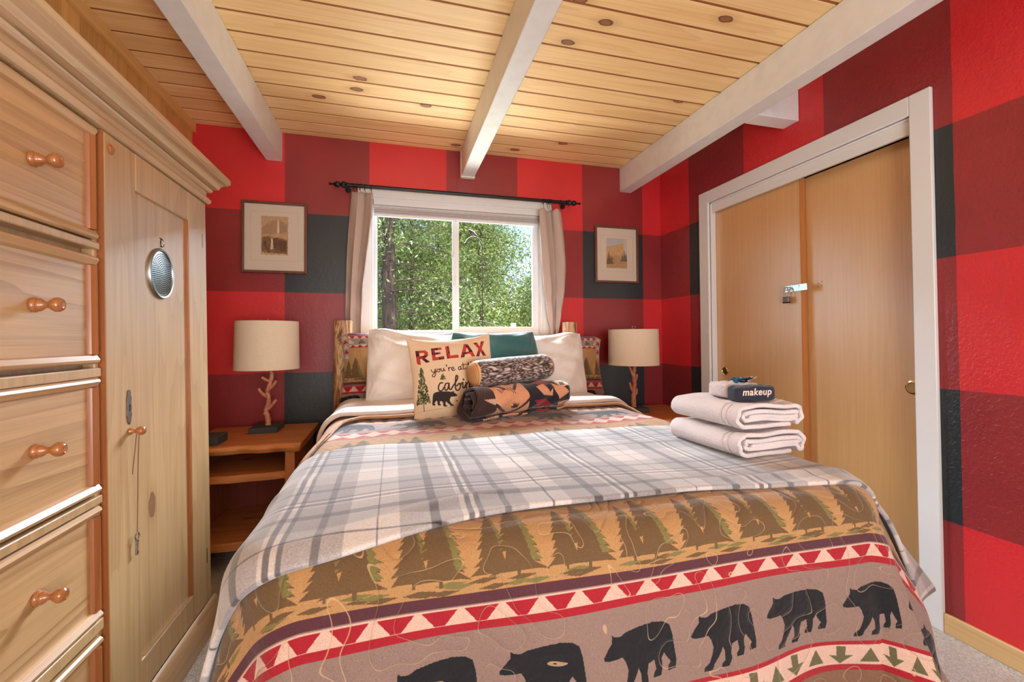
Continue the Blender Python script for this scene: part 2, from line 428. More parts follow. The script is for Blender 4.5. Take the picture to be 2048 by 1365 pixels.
# ------------------------------------------------------------------ mesh helpers
ORG = {}
class B:
    def __init__(self):
        self.v = []; self.f = []; self.mi = []; self.uvs = {}
        self.cur = 0
    def add(self, vs, fs):
        o = len(self.v)
        self.v += [tuple(map(float, p)) for p in vs]
        for f in fs:
            self.f.append(tuple(i + o for i in f)); self.mi.append(self.cur)
        return self
    def m(self, i):
        self.cur = i; return self
    def box(self, x0, x1, y0, y1, z0, z1):
        return self.add([(x0, y0, z0), (x1, y0, z0), (x1, y1, z0), (x0, y1, z0), (x0, y0, z1), (x1, y0, z1), (x1, y1, z1), (x0, y1, z1)],
                        [(0, 3, 2, 1), (4, 5, 6, 7), (0, 1, 5, 4), (1, 2, 6, 5), (2, 3, 7, 6), (3, 0, 4, 7)])
    def tube(self, pts, rad, n=10, cap=True):
        pts = [Vector(p) for p in pts]
        if not hasattr(rad, '__len__'):
            rad = [rad] * len(pts)
        rings = []
        ref = Vector((0, 0, 1))
        t0 = (pts[1] - pts[0]).normalized()
        if abs(t0.dot(ref)) > 0.9: ref = Vector((1, 0, 0))
        a = t0.cross(ref).normalized()
        for i, p in enumerate(pts):
            t = (pts[min(i + 1, len(pts) - 1)] - pts[max(i - 1, 0)])
            t = t.normalized() if t.length > 1e-9 else t0
            a = (a - t * a.dot(t))
            a = a.normalized() if a.length > 1e-6 else t.orthogonal().normalized()
            b = t.cross(a)
            rings.append([p + (a * math.cos(2 * PI * k / n) + b * math.sin(2 * PI * k / n)) * rad[i] for k in range(n)])
        vs = [q for r in rings for q in r]
        fs = []
        for i in range(len(pts) - 1):
            for k in range(n):
                k2 = (k + 1) % n
                fs.append((i * n + k, i * n + k2, (i + 1) * n + k2, (i + 1) * n + k))
        if cap:
            fs.append(tuple(range(n - 1, -1, -1)))
            fs.append(tuple((len(pts) - 1) * n + k for k in range(n)))
        return self.add(vs, fs)
    def lathe(self, prof, org=(0, 0, 0), axis=(0, 0, 1), n=24):
        # prof: (r, h) along axis
        ax = Vector(axis).normalized()
        a = ax.orthogonal().normalized(); b = ax.cross(a); o = Vector(org)
        vs = []
        for r, h in prof:
            for k in range(n):
                vs.append(o + ax * h + (a * math.cos(2 * PI * k / n) + b * math.sin(2 * PI * k / n)) * max(r, 1e-5))
        fs = []
        for i in range(len(prof) - 1):
            for k in range(n):
                k2 = (k + 1) % n
                fs.append((i * n + k, i * n + k2, (i + 1) * n + k2, (i + 1) * n + k))
        fs.append(tuple(range(n - 1, -1, -1)))
        fs.append(tuple((len(prof) - 1) * n + k for k in range(n)))
        return self.add(vs, fs)
    def prism(self, poly, f0, f1):
        # poly list of 2d points; f0,f1 map 2d -> 3d (two ends)
        n = len(poly)
        vs = [f0(*p) for p in poly] + [f1(*p) for p in poly]
        fs = [tuple(range(n - 1, -1, -1)), tuple(range(n, 2 * n))]
        for i in range(n):
            j = (i + 1) % n
            fs.append((i, j, n + j, n + i))
        return self.add(vs, fs)
    def grid(self, P, closed_u=False, uv=None):
        # P: array (nu, nv, 3)
        P = np.asarray(P); nu, nv = P.shape[:2]
        base = len(self.v)
        self.add(P.reshape(-1, 3).tolist(), [])
        nf0 = len(self.f)
        for i in range(nu - (0 if closed_u else 1)):
            i2 = (i + 1) % nu
            for j in range(nv - 1):
                self.f.append((base + i * nv + j, base + i2 * nv + j, base + i2 * nv + j + 1, base + i * nv + j + 1))
                self.mi.append(self.cur)
        if uv is not None:
            U = np.asarray(uv).reshape(-1, 2)
            for k in range(len(U)):
                self.uvs[base + k] = (float(U[k, 0]), float(U[k, 1]))
        return self
    def build(self, name, mat, parent=None, at=None, smooth=35, bevel=0, seg=2, subsurf=0, solid=0, solid_off=1.0, fix=True):
        me = bpy.data.meshes.new(name)
        if parent is not None:
            o0 = Vector(ORG.get(parent.name, (0, 0, 0)))
        elif at is not None:
            o0 = Vector(at)
        else:
            A = np.array(self.v)
            o0 = Vector(((A[:, 0].min() + A[:, 0].max()) / 2, (A[:, 1].min() + A[:, 1].max()) / 2, A[:, 2].min()))
        me.from_pydata([(p[0] - o0.x, p[1] - o0.y, p[2] - o0.z) for p in self.v], [], self.f)
        mats = mat if isinstance(mat, (list, tuple)) else [mat]
        for mm in mats:
            me.materials.append(mm)
        if len(mats) > 1:
            me.polygons.foreach_set('material_index', self.mi)
        if self.uvs:
            ul = me.uv_layers.new(name='UVMap')
            li = np.empty(len(me.loops), dtype=np.int32)
            me.loops.foreach_get('vertex_index', li)
            U = np.zeros((len(self.v), 2), dtype=np.float32)
            for k, c in self.uvs.items():
                U[k] = c
            ul.data.foreach_set('uv', U[li].ravel())
        me.update()
        if fix:
            import bmesh
            bm = bmesh.new(); bm.from_mesh(me)
            bmesh.ops.recalc_face_normals(bm, faces=bm.faces)
            bm.to_mesh(me); bm.free()
        if smooth:
            me.shade_smooth()
            if smooth < 180:
                me.set_sharp_from_angle(angle=math.radians(smooth))
        o = bpy.data.objects.new(name, me)
        COL.objects.link(o)
        if parent is not None:
            o.parent = parent
        else:
            o.location = o0
        ORG[o.name] = tuple(o0)
        if solid:
            s = o.modifiers.new('solid', 'SOLIDIFY'); s.thickness = solid; s.offset = solid_off
        if bevel:
            b = o.modifiers.new('bevel', 'BEVEL'); b.width = bevel; b.segments = seg; b.limit_method = 'ANGLE'; b.angle_limit = math.radians(40)
            b.harden_normals = False
        if subsurf:
            s = o.modifiers.new('sub', 'SUBSURF'); s.levels = subsurf; s.render_levels = subsurf
        return o

def thing(name, label, cat, at, group=None):
    o = bpy.data.objects.new(name, None)
    o.empty_display_size = 0.1
    COL.objects.link(o)
    o.location = at
    ORG[o.name] = tuple(at)
    return tag(o, label, cat, group)
def tag(o, label, cat, group=None, kind=None):
    o['label'] = label; o['category'] = cat
    if group: o['group'] = group
    if kind: o['kind'] = kind
    return o
def struct(o, label=None):
    o['kind'] = 'structure'
    if label: o['label'] = label
    return o
def smooth_path(pts, n=8):
    pts = [Vector(p) for p in pts]
    out = []
    for i in range(len(pts) - 1):
        p0 = pts[max(i - 1, 0)]; p1 = pts[i]; p2 = pts[i + 1]; p3 = pts[min(i + 2, len(pts) - 1)]
        for k in range(n):
            t = k / n
            out.append(0.5 * ((2 * p1) + (p2 - p0) * t + (2 * p0 - 5 * p1 + 4 * p2 - p3) * t * t + (3 * p1 - p0 - 3 * p2 + p3) * t ** 3))
    out.append(pts[-1])
    return out

# ------------------------------------------------------------------ painted cloth (drawn here, pixel by pixel, in memory)
class Canvas:
    """A printed-cloth design; x to the right, y up, in metres."""
    def __init__(self, x0, x1, y0, y1, ppm, bgc):
        self.x0, self.x1, self.y0, self.y1 = x0, x1, y0, y1
        self.w = int(round((x1 - x0) * ppm)); self.h = int(round((y1 - y0) * ppm)); self.p = ppm
        self.a = np.empty((self.h, self.w, 3), dtype=np.float32)
        self.a[:] = np.array(bgc, dtype=np.float32) / 255.0
    def _c(self, c):
        return np.array(c, dtype=np.float32) / 255.0
    def _win(self, xa, xb, ya, yb):
        i0 = max(0, int((xa - self.x0) * self.p) - 1); i1 = min(self.w, int((xb - self.x0) * self.p) + 2)
        j0 = max(0, int((ya - self.y0) * self.p) - 1); j1 = min(self.h, int((yb - self.y0) * self.p) + 2)
        if i1 <= i0 or j1 <= j0: return None
        xs = self.x0 + (np.arange(i0, i1) + 0.5) / self.p
        ys = self.y0 + (np.arange(j0, j1) + 0.5) / self.p
        return i0, i1, j0, j1, xs[None, :], ys[:, None]
    def rect(self, xa, xb, ya, yb, c):
        r = self._win(xa, xb, ya, yb)
        if r is None: return
        i0, i1, j0, j1, xs, ys = r
        m = (xs >= xa) & (xs < xb) & (ys >= ya) & (ys < yb)
        self.a[j0:j1, i0:i1][m] = self._c(c)
    def poly(self, pts, c):
        xs_ = [p[0] for p in pts]; ys_ = [p[1] for p in pts]
        r = self._win(min(xs_), max(xs_), min(ys_), max(ys_))
        if r is None: return
        i0, i1, j0, j1, xs, ys = r
        m = np.zeros((j1 - j0, i1 - i0), dtype=bool)
        n = len(pts)
        for k in range(n):
            xa, ya = pts[k]; xb, yb = pts[(k + 1) % n]
            if ya == yb: continue
            cond = (ys > min(ya, yb)) & (ys <= max(ya, yb))
            xi = xa + (ys - ya) * (xb - xa) / (yb - ya)
            m ^= cond & (xs < xi)
        if callable(c):
            sub = self.a[j0:j1, i0:i1]
            X_, Y_ = np.broadcast_arrays(xs, ys)
            sub[m] = c(X_[m], Y_[m])
        else:
            self.a[j0:j1, i0:i1][m] = self._c(c)
    def stroke(self, pts, wd, c):
        for k in range(len(pts) - 1):
            xa, ya = pts[k]; xb, yb = pts[k + 1]
            r = self._win(min(xa, xb) - wd, max(xa, xb) + wd, min(ya, yb) - wd, max(ya, yb) + wd)
            if r is None: continue
            i0, i1, j0, j1, xs, ys = r
            dx, dy = xb - xa, yb - ya
            L = dx * dx + dy * dy + 1e-12
            t = np.clip(((xs - xa) * dx + (ys - ya) * dy) / L, 0, 1)
            d = np.hypot(xs - (xa + t * dx), ys - (ya + t * dy))
            self.a[j0:j1, i0:i1][d < wd / 2] = self._c(c)
    def image(self, name):
        im = bpy.data.images.new(name, self.w, self.h, alpha=False)
        px = np.ones((self.h, self.w, 4), dtype=np.float32)
        px[..., :3] = np.clip(self.a, 0, 1)
        im.pixels.foreach_set(px.ravel())
        im.update()
        im.pack()
        return im

BEAR = [(0, 110), (20, 80), (42, 52), (44, 16), (56, 28), (84, 32), (110, 18), (180, 5), (245, 0), (295, 8), (325, 30), (337, 80), (345, 160), (350, 210),
        (345, 245), (306, 250), (307, 230), (322, 210), (308, 190), (290, 160), (276, 184), (277, 230), (268, 260), (230, 262), (232, 245), (246, 225), (240, 180),
        (210, 190), (200, 230), (203, 265), (185, 298), (148, 298), (150, 280), (168, 265), (168, 220), (158, 195), (150, 215), (135, 240), (110, 275), (100, 302),
        (57, 305), (60, 285), (85, 265), (100, 230), (110, 190), (100, 150), (86, 125), (56, 130), (20, 128), (2, 122)]
def bear(cv, x, base, w, h, c, flip=False, light_c=None):
    pts = []
    for a, b in BEAR:
        u = a / 350.0
        if flip: u = 1 - u
        pts.append((x + u * w, base + (1 - b / 305.0) * h))
    cv.poly(pts, c)
def conifer(cv, cx, base, h, w, c, c2=None, rs=None, n=9):
    rs = rs or random
    L = [(cx, base + h)]; R = []
    for k in range(1, n + 1):
        f = k / n
        y = base + h * (1 - f * 0.93)
        ww = w / 2 * (f ** 0.85) * (0.85 + 0.3 * rs.random())
        ww2 = w / 2 * (f ** 0.85) * (0.85 + 0.3 * rs.random())
        L.append((cx - ww, y - h * 0.02 * rs.random())); L.append((cx - ww * 0.66, y + h * 0.004))
        R.append((cx + ww2, y - h * 0.02 * rs.random())); R.append((cx + ww2 * 0.66, y + h * 0.004))
    cv.poly([(cx - w * 0.03, base), (cx - w * 0.03, base + h * 0.2), (cx + w * 0.03, base + h * 0.2), (cx + w * 0.03, base)], c)
    cv.poly(L + R[::-1], c)
    if c2:
        for k in range(2, n):
            f = k / n
            y = base + h * (1 - f * 0.9)
            x = cx + w * 0.26 * f
            cv.poly([(x - w * 0.03, y + h * 0.06), (x + w * 0.03, y + h * 0.09), (x + w * 0.15 * f + w * 0.06, y - h * 0.01), (x + w * 0.02, y - h * 0.02)], c2)

TAN = (176, 132, 84); TREE = (104, 78, 48); TREEL = (120, 110, 62); PUR = (84, 42, 50); RED = (160, 20, 36); CREAM = (206, 174, 156)
TAUPE = (140, 114, 104); BLK = (17, 18, 26); GRN = (98, 92, 62)
def tree_band(cv, xa, xb, base, h, top, per=0.147, seed=3):
    rs = random.Random(seed)
    cv.rect(xa, xb, base - 0.012, top, TAN)
    x = xa - (xa % per)
    while x < xb + per:
        # snow / ground strokes
        for k in range(5):
            gx = x + rs.uniform(-0.02, 0.11); gy = base - 0.004 + rs.uniform(-0.004, 0.01)
            cv.poly([(gx, gy), (gx + 0.03, gy + 0.006), (gx + 0.06, gy + 0.003), (gx + 0.03, gy - 0.004)], TREEL if k % 2 else TREE)
        conifer(cv, x + 0.034, base + 0.006, h * 0.84, 0.080, TREE, TREEL, rs)
        conifer(cv, x + 0.082, base + 0.002, h, 0.112, TREE, TREEL, rs, 11)
        cv.poly([(x + 0.052, base + h * .30), (x + 0.06, base + h * .31), (x + 0.056, base + h * .22)], TAN)
        cv.poly([(x + 0.046, base + h * .62), (x + 0.06, base + h * .66), (x + 0.054, base + h * .52)], TAN)
        x += per
def tri_band(cv, xa, xb, lo, hi, per=0.0765, down=True, seed=1, x_off=0.0):
    cv.rect(xa, xb, lo, hi, CREAM)
    h = hi - lo
    x = xa - ((xa - x_off) % per) - per
    while x < xb + per:
        if down:
            cv.poly([(x + 0.006, hi - h * .1), (x + per - 0.006, hi - h * .1), (x + per * .62, lo + h * .04), (x + per * .38, lo + h * .04)], RED)
        else:
            cv.poly([(x + 0.006, lo + h * .1), (x + per - 0.006, lo + h * .1), (x + per * .5, hi - h * .04)], RED)
        x += per
def arrow_band(cv, xa, xb, lo, hi, per=0.13):
    cv.rect(xa, xb, lo, hi, CREAM)
    h = hi - lo
    x = xa - (xa % per)
    while x < xb + per:
        cv.poly([(x + .006, lo + h * .12), (x + .05, lo + h * .12), (x + .028, hi - h * .15)], GRN)
        cx = x + .092
        cv.poly([(cx - .028, lo + h * .5), (cx - .01, lo + h * .45), (cx - .012, hi - h * .05), (cx + .01, hi - h * .1), (cx + .01, lo + h * .45), (cx + .028, lo + h * .45), (cx, lo + h * .03)], GRN)
        x += per
def bear_band(cv, xa, xb, lo, hi, per=0.203, x_off=0.068 - 0.0825, w=0.165, h=0.118, base=None):
    cv.rect(xa, xb, lo, hi, TAUPE)
    base = base if base is not None else lo + 0.012
    x = xa - ((xa - x_off) % per) - per
    while x < xb + per:
        bear(cv, x, base, w, h, BLK)
        x += per

def quilt_canvas():
    xa, xb = -0.95, 1.9
    cv = Canvas(xa, xb, -0.2, 2.4, 900, TAUPE)
    # foot end (t = distance along the bed; below 0.754 it hangs)
    cv.rect(xa, xb, -0.2, 0.431, (112, 82, 66))
    bear_band(cv, xa, xb, -0.2, 0.02)
    tri_band(cv, xa, xb, 0.06, 0.085)
    tree_band(cv, xa, xb, 0.12, 0.13, 0.30)
    cv.rect(xa, xb, 0.30, 0.431, (128, 92, 70))
    cv.rect(xa, xb, 0.431, 0.446, RED)
    arrow_band(cv, xa, xb, 0.446, 0.494)
    cv.rect(xa, xb, 0.494, 0.503, RED)
    bear_band(cv, xa, xb, 0.503, 0.674, base=0.514, h=0.118)
    cv.rect(xa, xb, 0.674, 0.689, RED)
    tri_band(cv, xa, xb, 0.689, 0.719, x_off=-0.035)
    cv.rect(xa, xb, 0.721, 0.740, PUR)
    tree_band(cv, xa, xb, 0.752, 0.165, 1.15)
    # middle is under the throw
    # head end
    cv.rect(xa, xb, 1.15, 1.3, TAUPE)
    tree_band(cv, xa, xb, 1.56, 0.17, 1.78, per=0.19, seed=9)
    cv.rect(xa, xb, 1.40, 1.56, (150, 130, 96))
    cv.rect(xa, xb, 1.775, 1.79, RED)
    tri_band(cv, xa, xb, 1.79, 1.83, down=False)
    cv.rect(xa, xb, 1.83, 1.845, CREAM)
    tri_band(cv, xa, xb, 1.845, 1.885)
    bear_band(cv, xa, xb, 1.885, 2.08, per=0.30, w=0.24, h=0.15, base=1.90)
    arrow_band(cv, xa, xb, 2.08, 2.15)
    tri_band(cv, xa, xb, 2.15, 2.2)
    return cv

def cloth_mat(name, image, stitch=True, rough=0.85, sheen=0.25, fuzz=500, stitch_c=(196, 160, 122), puff=0.55, faint=0.6, spec=0.3):
    m = Mat(name, rough=rough, sheen=sheen, spec=spec)
    c = m.img(image, m.uv())
    p = m.pos(True)
    n = m.noise(p, fuzz, 2)
    c = m.mix(0.3, c, m.ramp(n, [(0.3, (60, 60, 60)), (0.7, (200, 200, 200))]), 'OVERLAY')
    if stitch:
        ln = m.math('ABSOLUTE', m.math('SUBTRACT', m.math('FRACT', m.math('MULTIPLY', m.noise(p, 11.0, 0.0, 0.4, 0.35), 4.0)), 0.5))
        thread = m.math('LESS_THAN', ln, 0.010)
        c = m.mix(m.math('MULTIPLY', thread, faint), c, lin(stitch_c))
        m.bump(m.math('POWER', m.math('MINIMUM', m.math('MULTIPLY', ln, 4.0), 1.0), 0.5), puff, 0.005)
        m.bump(m.noise(p, 45, 1, 0.5, 1.2), 0.3, 0.006)
    m.color(c)
    m.bump(n, 0.12, 0.002)
    return m.m

G = mk_materials()
CZ = 2.47
Y0 = -1.75
XL = -1.175
# ================================================================== ROOM
b = B(); b.box(XL - .1, X + .9, Y0 - .1, D + .12, -0.12, 0.0)
struct(b.build('floor', G['carpet'], smooth=0), 'grey looped carpet floor around the bed')

# ceiling: boards running left to right with open grooves
b = B()
p = 0.1291
y = 1.698 - p * 28
while y < D:
    ya, yb = max(y + .0065, Y0), min(y + p - .0065, D)
    if yb > ya:
        b.m(0).box(XL, X, ya + .001, yb - .001, CZ, CZ + .02)
    b.m(1).box(XL, X, max(y - .009, Y0), min(y + .009, D), CZ + .003, CZ + .021)
    y += p
b.m(1).box(XL - .1, X + .9, Y0 - .1, D + .12, CZ + .021, CZ + .12)
struct(b.build('ceiling', [G['ceiling'], G['groove']], smooth=0), 'honey pine plank ceiling with dark grooves')

# window opening
WX0, WX1, WZ0, WZ1 = -0.15, 1.065, 1.165, 2.088
b = B()
b.box(XL - .1, WX0, D, D + .12, 0, CZ)
b.box(WX1, X + .1, D, D + .12, 0, CZ)
b.box(WX0, WX1, D, D + .12, WZ1, CZ)
b.box(WX0, WX1, D, D + .12, 0, WZ0)
struct(b.build('wall_back', G['plaid'], smooth=0), 'red and black buffalo plaid painted wall behind the bed')

# right wall with the closet opening
CY0, CY1, CTOP = 1.288, 2.480, 2.055
b = B()
b.box(X, X + .11, Y0, CY0, 0, CZ)
b.box(X, X + .11, CY1, D, 0, CZ)
b.box(X, X + .11, CY0, CY1, CTOP, CZ)
struct(b.build('wall_right', G['plaid'], smooth=0), 'glossy textured red plaid wall around the closet')
b = B()
b.box(X + .115, X + .8, CY0 - .12, CY0 - .1, 0, CZ); b.box(X + .115, X + .8, CY1 + .1, CY1 + .12, 0, CZ); b.box(X + .78, X + .8, CY0 - .1, CY1 + .1, 0, CZ)
struct(b.build('wall_closet', G['wallpaint'], smooth=0), 'closet interior walls behind the sliding doors')
# left wall: upright pine boards
b = B(); y = Y0
while y < D:
    b.box(XL - .02, XL, y + .0025, min(y + .1005, D), 0, CZ)
    y += 0.103
b.m(1).box(XL - .1, XL - .015, Y0 - .1, D + .12, 0, CZ)
struct(b.build('wall_left', [G['leftpine'], G['groove']], smooth=0), 'upright knotty pine board wall above the wardrobe')
b = B(); b.box(XL - .1, X + .2, Y0 - .1, Y0, 0, CZ)
struct(b.build('wall_front', G['wallpaint'], smooth=0), 'wall behind the viewpoint')
b = B(); b.box(XL, XL + .02, Y0, D, CZ - .055, CZ)
struct(b.build('trim_1', G['pinetrim'], bevel=.002), 'pine trim board along the top of the pine wall')
b = B(); b.box(X - .014, X, Y0, 1.213, 0, .075)
b.box(X - .014, X, 2.57, D, 0, .075)
struct(b.build('baseboard_right', G['base'], bevel=.003), 'pale pine baseboard under the plaid wall')
b = B(); b.box(XL, X - .014, D - .014, D, 0, .075)
struct(b.build('baseboard_back', G['base'], bevel=.003), 'pale pine baseboard behind the bed')

# ceiling beams
for i, (xa, xb, lab) in enumerate(((-.772, -.678, 'white painted ceiling beam above the wardrobe side'),
                                   (.460, .553, 'white painted ceiling beam above the window'),
                                   (1.705, 1.802, 'white painted ceiling beam in front of the closet wall'))):
    b = B(); b.box(xa, xb, Y0, D - .001, 2.283, CZ - .001)
    if i == 1: b.box(xa - .004, xb + .004, D - .04, D - .001, 2.277, CZ - .002)
    o = b.build('ceiling_beam', G['beam'], bevel=.004)
    struct(o, lab)
b = B(); b.box(1.803, X - .001, 1.800, 1.896, 2.284, CZ - .001)
struct(b.build('ceiling_beam', G['beam'], bevel=.003), 'short white cross beam between the long beam and closet wall')

# closet casing, header, doors
b = B()
b.box(X - .018, X, CY0 - .075, CY0, 0, 2.135)
b.box(X - .018, X, CY1, CY1 + .088, 0, 2.135)
b.box(X - .0175, X, CY0, CY1, CTOP, 2.135)
b.box(X, X + .055, CY1 - .012, CY1, 0, CTOP)
b.box(X, X + .055, CY0, CY0 + .012, 0, CTOP)
b.box(X, X + .055, CY0, CY1, CTOP - .012, CTOP)
o = struct(b.build('trim_2', G['trim'], bevel=.003), 'white casing around the sliding closet doors')
b = B(); b.box(X + .004, X + .022, CY0 + .002, CY1 - .012, 1.985, CTOP - .012)
struct(b.build('trim_3', G['trim'], bevel=.002), 'white fascia board hiding the closet door track')

def closet_door(name, xa, y0_, y1_, pull_y, label):
    b = B()
    b.m(0).box(xa, xa + .034, y0_, y1_, .012, 2.0)
    d = b.build(name, G['closet'], bevel=.0015, at=(xa, y0_, 0))
    struct(d, label)
    b = B(); b.box(xa - .001, xa + .0345, y0_ - .0015, y0_ + .001, .012, 2.0)
    b.box(xa - .001, xa + .0345, y1_ - .001, y1_ + .0015, .012, 2.0)
    e = b.build('edge_strip', G['closetedge'], parent=d)
    b = B(); b.lathe([(.029, 0), (.029, .004), (.024, .006), (.021, .002), (.019, -.008 + .012), (.0, .004)], (xa, pull_y, .927), (-1, 0, 0), 28)
    b.build('finger_pull', G['brass'], parent=d)
    return d
closet_door('door_1', X + .036, 1.838, CY1 - .013, 2.402, 'left birch veneer sliding closet door carrying the hasp')
closet_door('door_2', X + .076, CY0 + .001, 1.93, 1.352, 'right birch veneer sliding closet door nearest the viewer')
# small screw holes left on the right door
b = B()
for dy, dz in ((0, 0), (.0, -.018), (-.022, .006), (-.022, -.014)):
    b.lathe([(.0022, 0), (.0022, .0006)], (X + .0762, 1.775 + dy, 1.425 + dz), (-1, 0, 0), 8)
b.build('screw_hole', G['hole'], parent=bpy.data.objects['door_2'])

# hasp and padlock
t = thing('hasp', 'bright steel hasp bridging the two closet doors', 'hasp', (X + .036, 1.86, 1.40))
b = B(); b.box(X + .030, X + .035, 1.842, 1.935, 1.392, 1.428)
b.build('hasp_plate', G['chrome'], parent=t, bevel=.001)
b = B(); b.box(X + .024, X + .030, 1.795, 1.842, 1.392, 1.428)
b.build('hasp_hinge_leaf', G['chrome'], parent=t, bevel=.001)
b = B(); b.tube([(X + .031, 1.84, 1.390), (X + .027, 1.84, 1.430)], .005, 10)
b.build('hasp_pin', G['chrome'], parent=t)
b = B(); b.tube(smooth_path([(X + .030, 1.912, 1.404), (X + .006, 1.912, 1.404), (X + .006, 1.912, 1.418), (X + .030, 1.912, 1.418)], 4), .0028, 8)
b.build('staple', G['chrome'], parent=t)
t = thing('padlock', 'small steel padlock hanging from the closet hasp', 'padlock', (X + .012, 1.908, 1.335))
b = B(); b.box(X + .004, X + .020, 1.890, 1.926, 1.333, 1.366)
b.build('lock_body', G['pewter'], parent=t, bevel=.003)
b = B(); b.box(X + .003, X + .021, 1.889, 1.927, 1.331, 1.337)
b.build('rubber_bumper', G['hole'], parent=t, bevel=.002)
b = B(); b.tube(smooth_path([(X + .012, 1.897, 1.362), (X + .012, 1.897, 1.405), (X + .012, 1.908, 1.416), (X + .012, 1.919, 1.405), (X + .012, 1.919, 1.362)], 5), .003, 8)
b.build('shackle', G['chrome'], parent=t)

# ================================================================== WINDOW
win = B()
fy0, fy1 = D + .02, D + .10
def frame_rect(b, x0, x1, z0, z1, wd, ya, yb):
    b.box(x0, x0 + wd, ya, yb, z0, z1); b.box(x1 - wd, x1, ya, yb, z0, z1)
    b.box(x0 + wd, x1 - wd, ya, yb, z1 - wd, z1); b.box(x0 + wd, x1 - wd, ya, yb, z0, z0 + wd)
frame_rect(win, WX0, WX1, WZ0, WZ1, .022, fy0, fy1)
wo_ = win.build('window_1', G['vinyl'], bevel=.002, at=(.45, D, WZ0))
struct(wo_, 'white vinyl sliding window looking onto the trees')
b = B(); frame_rect(b, WX0 + .023, .452, WZ0 + .023, WZ1 - .023, .022, D + .062, D + .09)
b.build('fixed_sash', G['vinyl'], parent=wo_, bevel=.002)
b = B(); frame_rect(b, .405, WX1 - .023, WZ0 + .023, WZ1 - .023, .045, D + .03, D + .058)
b.box(.42, .43, D + .022, D + .03, 1.30, 1.70)
b.box(.402, .408, D + .024, D + .03, 1.28, 1.95)
b.build('sliding_sash', G['vinyl'], parent=wo_, bevel=.002)
for k, z in enumerate((1.30, 1.52, 1.72)):
    b = B(); b.box(.409, .419, D + .018, D + .03, z, z + .05)
    b.build('sash_latch', G['vinyl'], parent=wo_, bevel=.002)
b = B(); b.box(WX0 + .045, .43, D + .076, D + .079, WZ0 + .045, WZ1 - .045)
b.build('glass_pane', G['glass'], parent=wo_, smooth=0)
b = B(); b.box(.452, WX1 - .068, D + .043, D + .046, WZ0 + .068, WZ1 - .068)
b.build('glass_pane', G['glass'], parent=wo_, smooth=0)
b = B()
b.box(WX0 - .075, WX0 + .004, D - .018, D, WZ0, 2.155)
b.box(WX1 - .004, WX1 + .070, D - .018, D, WZ0, 2.155)
b.box(WX0 + .004, WX1 - .004, D - .018, D, 2.098, 2.155)
b.box(WX0 + .004, WX1 - .004, D - .012, D, 2.085, 2.098)
b.box(WX0 - .0, WX0 + .02, D, D + .02, WZ0, WZ1); b.box(WX1 - .02, WX1, D, D + .02, WZ0, WZ1)
b.build('window_casing', G['trim'], parent=wo_, bevel=.003)
b = B(); b.box(WX0 - .09, WX1 + .09, D - .06, D + .02, 1.147, 1.167)
b.build('window_sill', G['base'], parent=wo_, bevel=.004)

# honeycomb shade, raised
t = thing('window_shade', 'raised pale honeycomb shade across the top of the window', 'window shade', (.45, D + .01, 1.98))
b = B(); b.box(WX0 + .024, WX1 - .024, D - .012, D + .028, 2.052, 2.087); b.build('head_rail', G['trim'], parent=t, bevel=.003)
b = B()
for k in range(4):
    z = 1.992 + k * .015
    b.prism([(0, 0), (.011, .0075), (0, .015), (-.011, .0075)], lambda a, c, z=z: (WX0 + .026, D + .008 + a, z + c), lambda a, c, z=z: (WX1 - .026, D + .008 + a, z + c))
b.build('honeycomb_fabric', G['blind'], parent=t, smooth=0)
b = B(); b.box(WX0 + .026, WX1 - .026, D - .004, D + .02, 1.975, 1.992); b.build('bottom_rail', G['vinyl'], parent=t, bevel=.002)

# ================================================================== CURTAIN ROD AND CURTAINS
RY, RZ = 2.955, 2.138
t = thing('curtain_rod', 'black curtain rod with turned finials above the window', 'curtain rod', (.47, RY, RZ))
b = B(); b.tube([(-.30, RY, RZ), (1.24, RY, RZ)], .0125, 16); b.build('rod', G['iron'], parent=t)
fin = [(.0125, 0), (.018, .004), (.018, .010), (.012, .014), (.020, .022), (.022, .032), (.014, .042), (.010, .048), (.017, .056), (.020, .066), (.016, .078), (.007, .088), (.005, .104), (.009, .108), (.009, .116), (.0, .120)]
b = B(); b.lathe(fin, (-.275, RY, RZ), (-1, 0, 0), 20); b.build('finial', G['iron'], parent=t)
b = B(); b.lathe(fin, (1.215, RY, RZ), (1, 0, 0), 20); b.build('finial', G['iron'], parent=t)
for xx in (-.285, 1.225):
    b = B(); b.tube([(xx, RY, RZ - .004), (xx, RY + .05, RZ - .004), (xx, D, RZ - .004)], .006, 8); b.lathe([(.02, 0), (.02, .004)], (xx, D, RZ - .004), (0, -1, 0), 14)
    b.build('wall_bracket', G['iron'], parent=t)

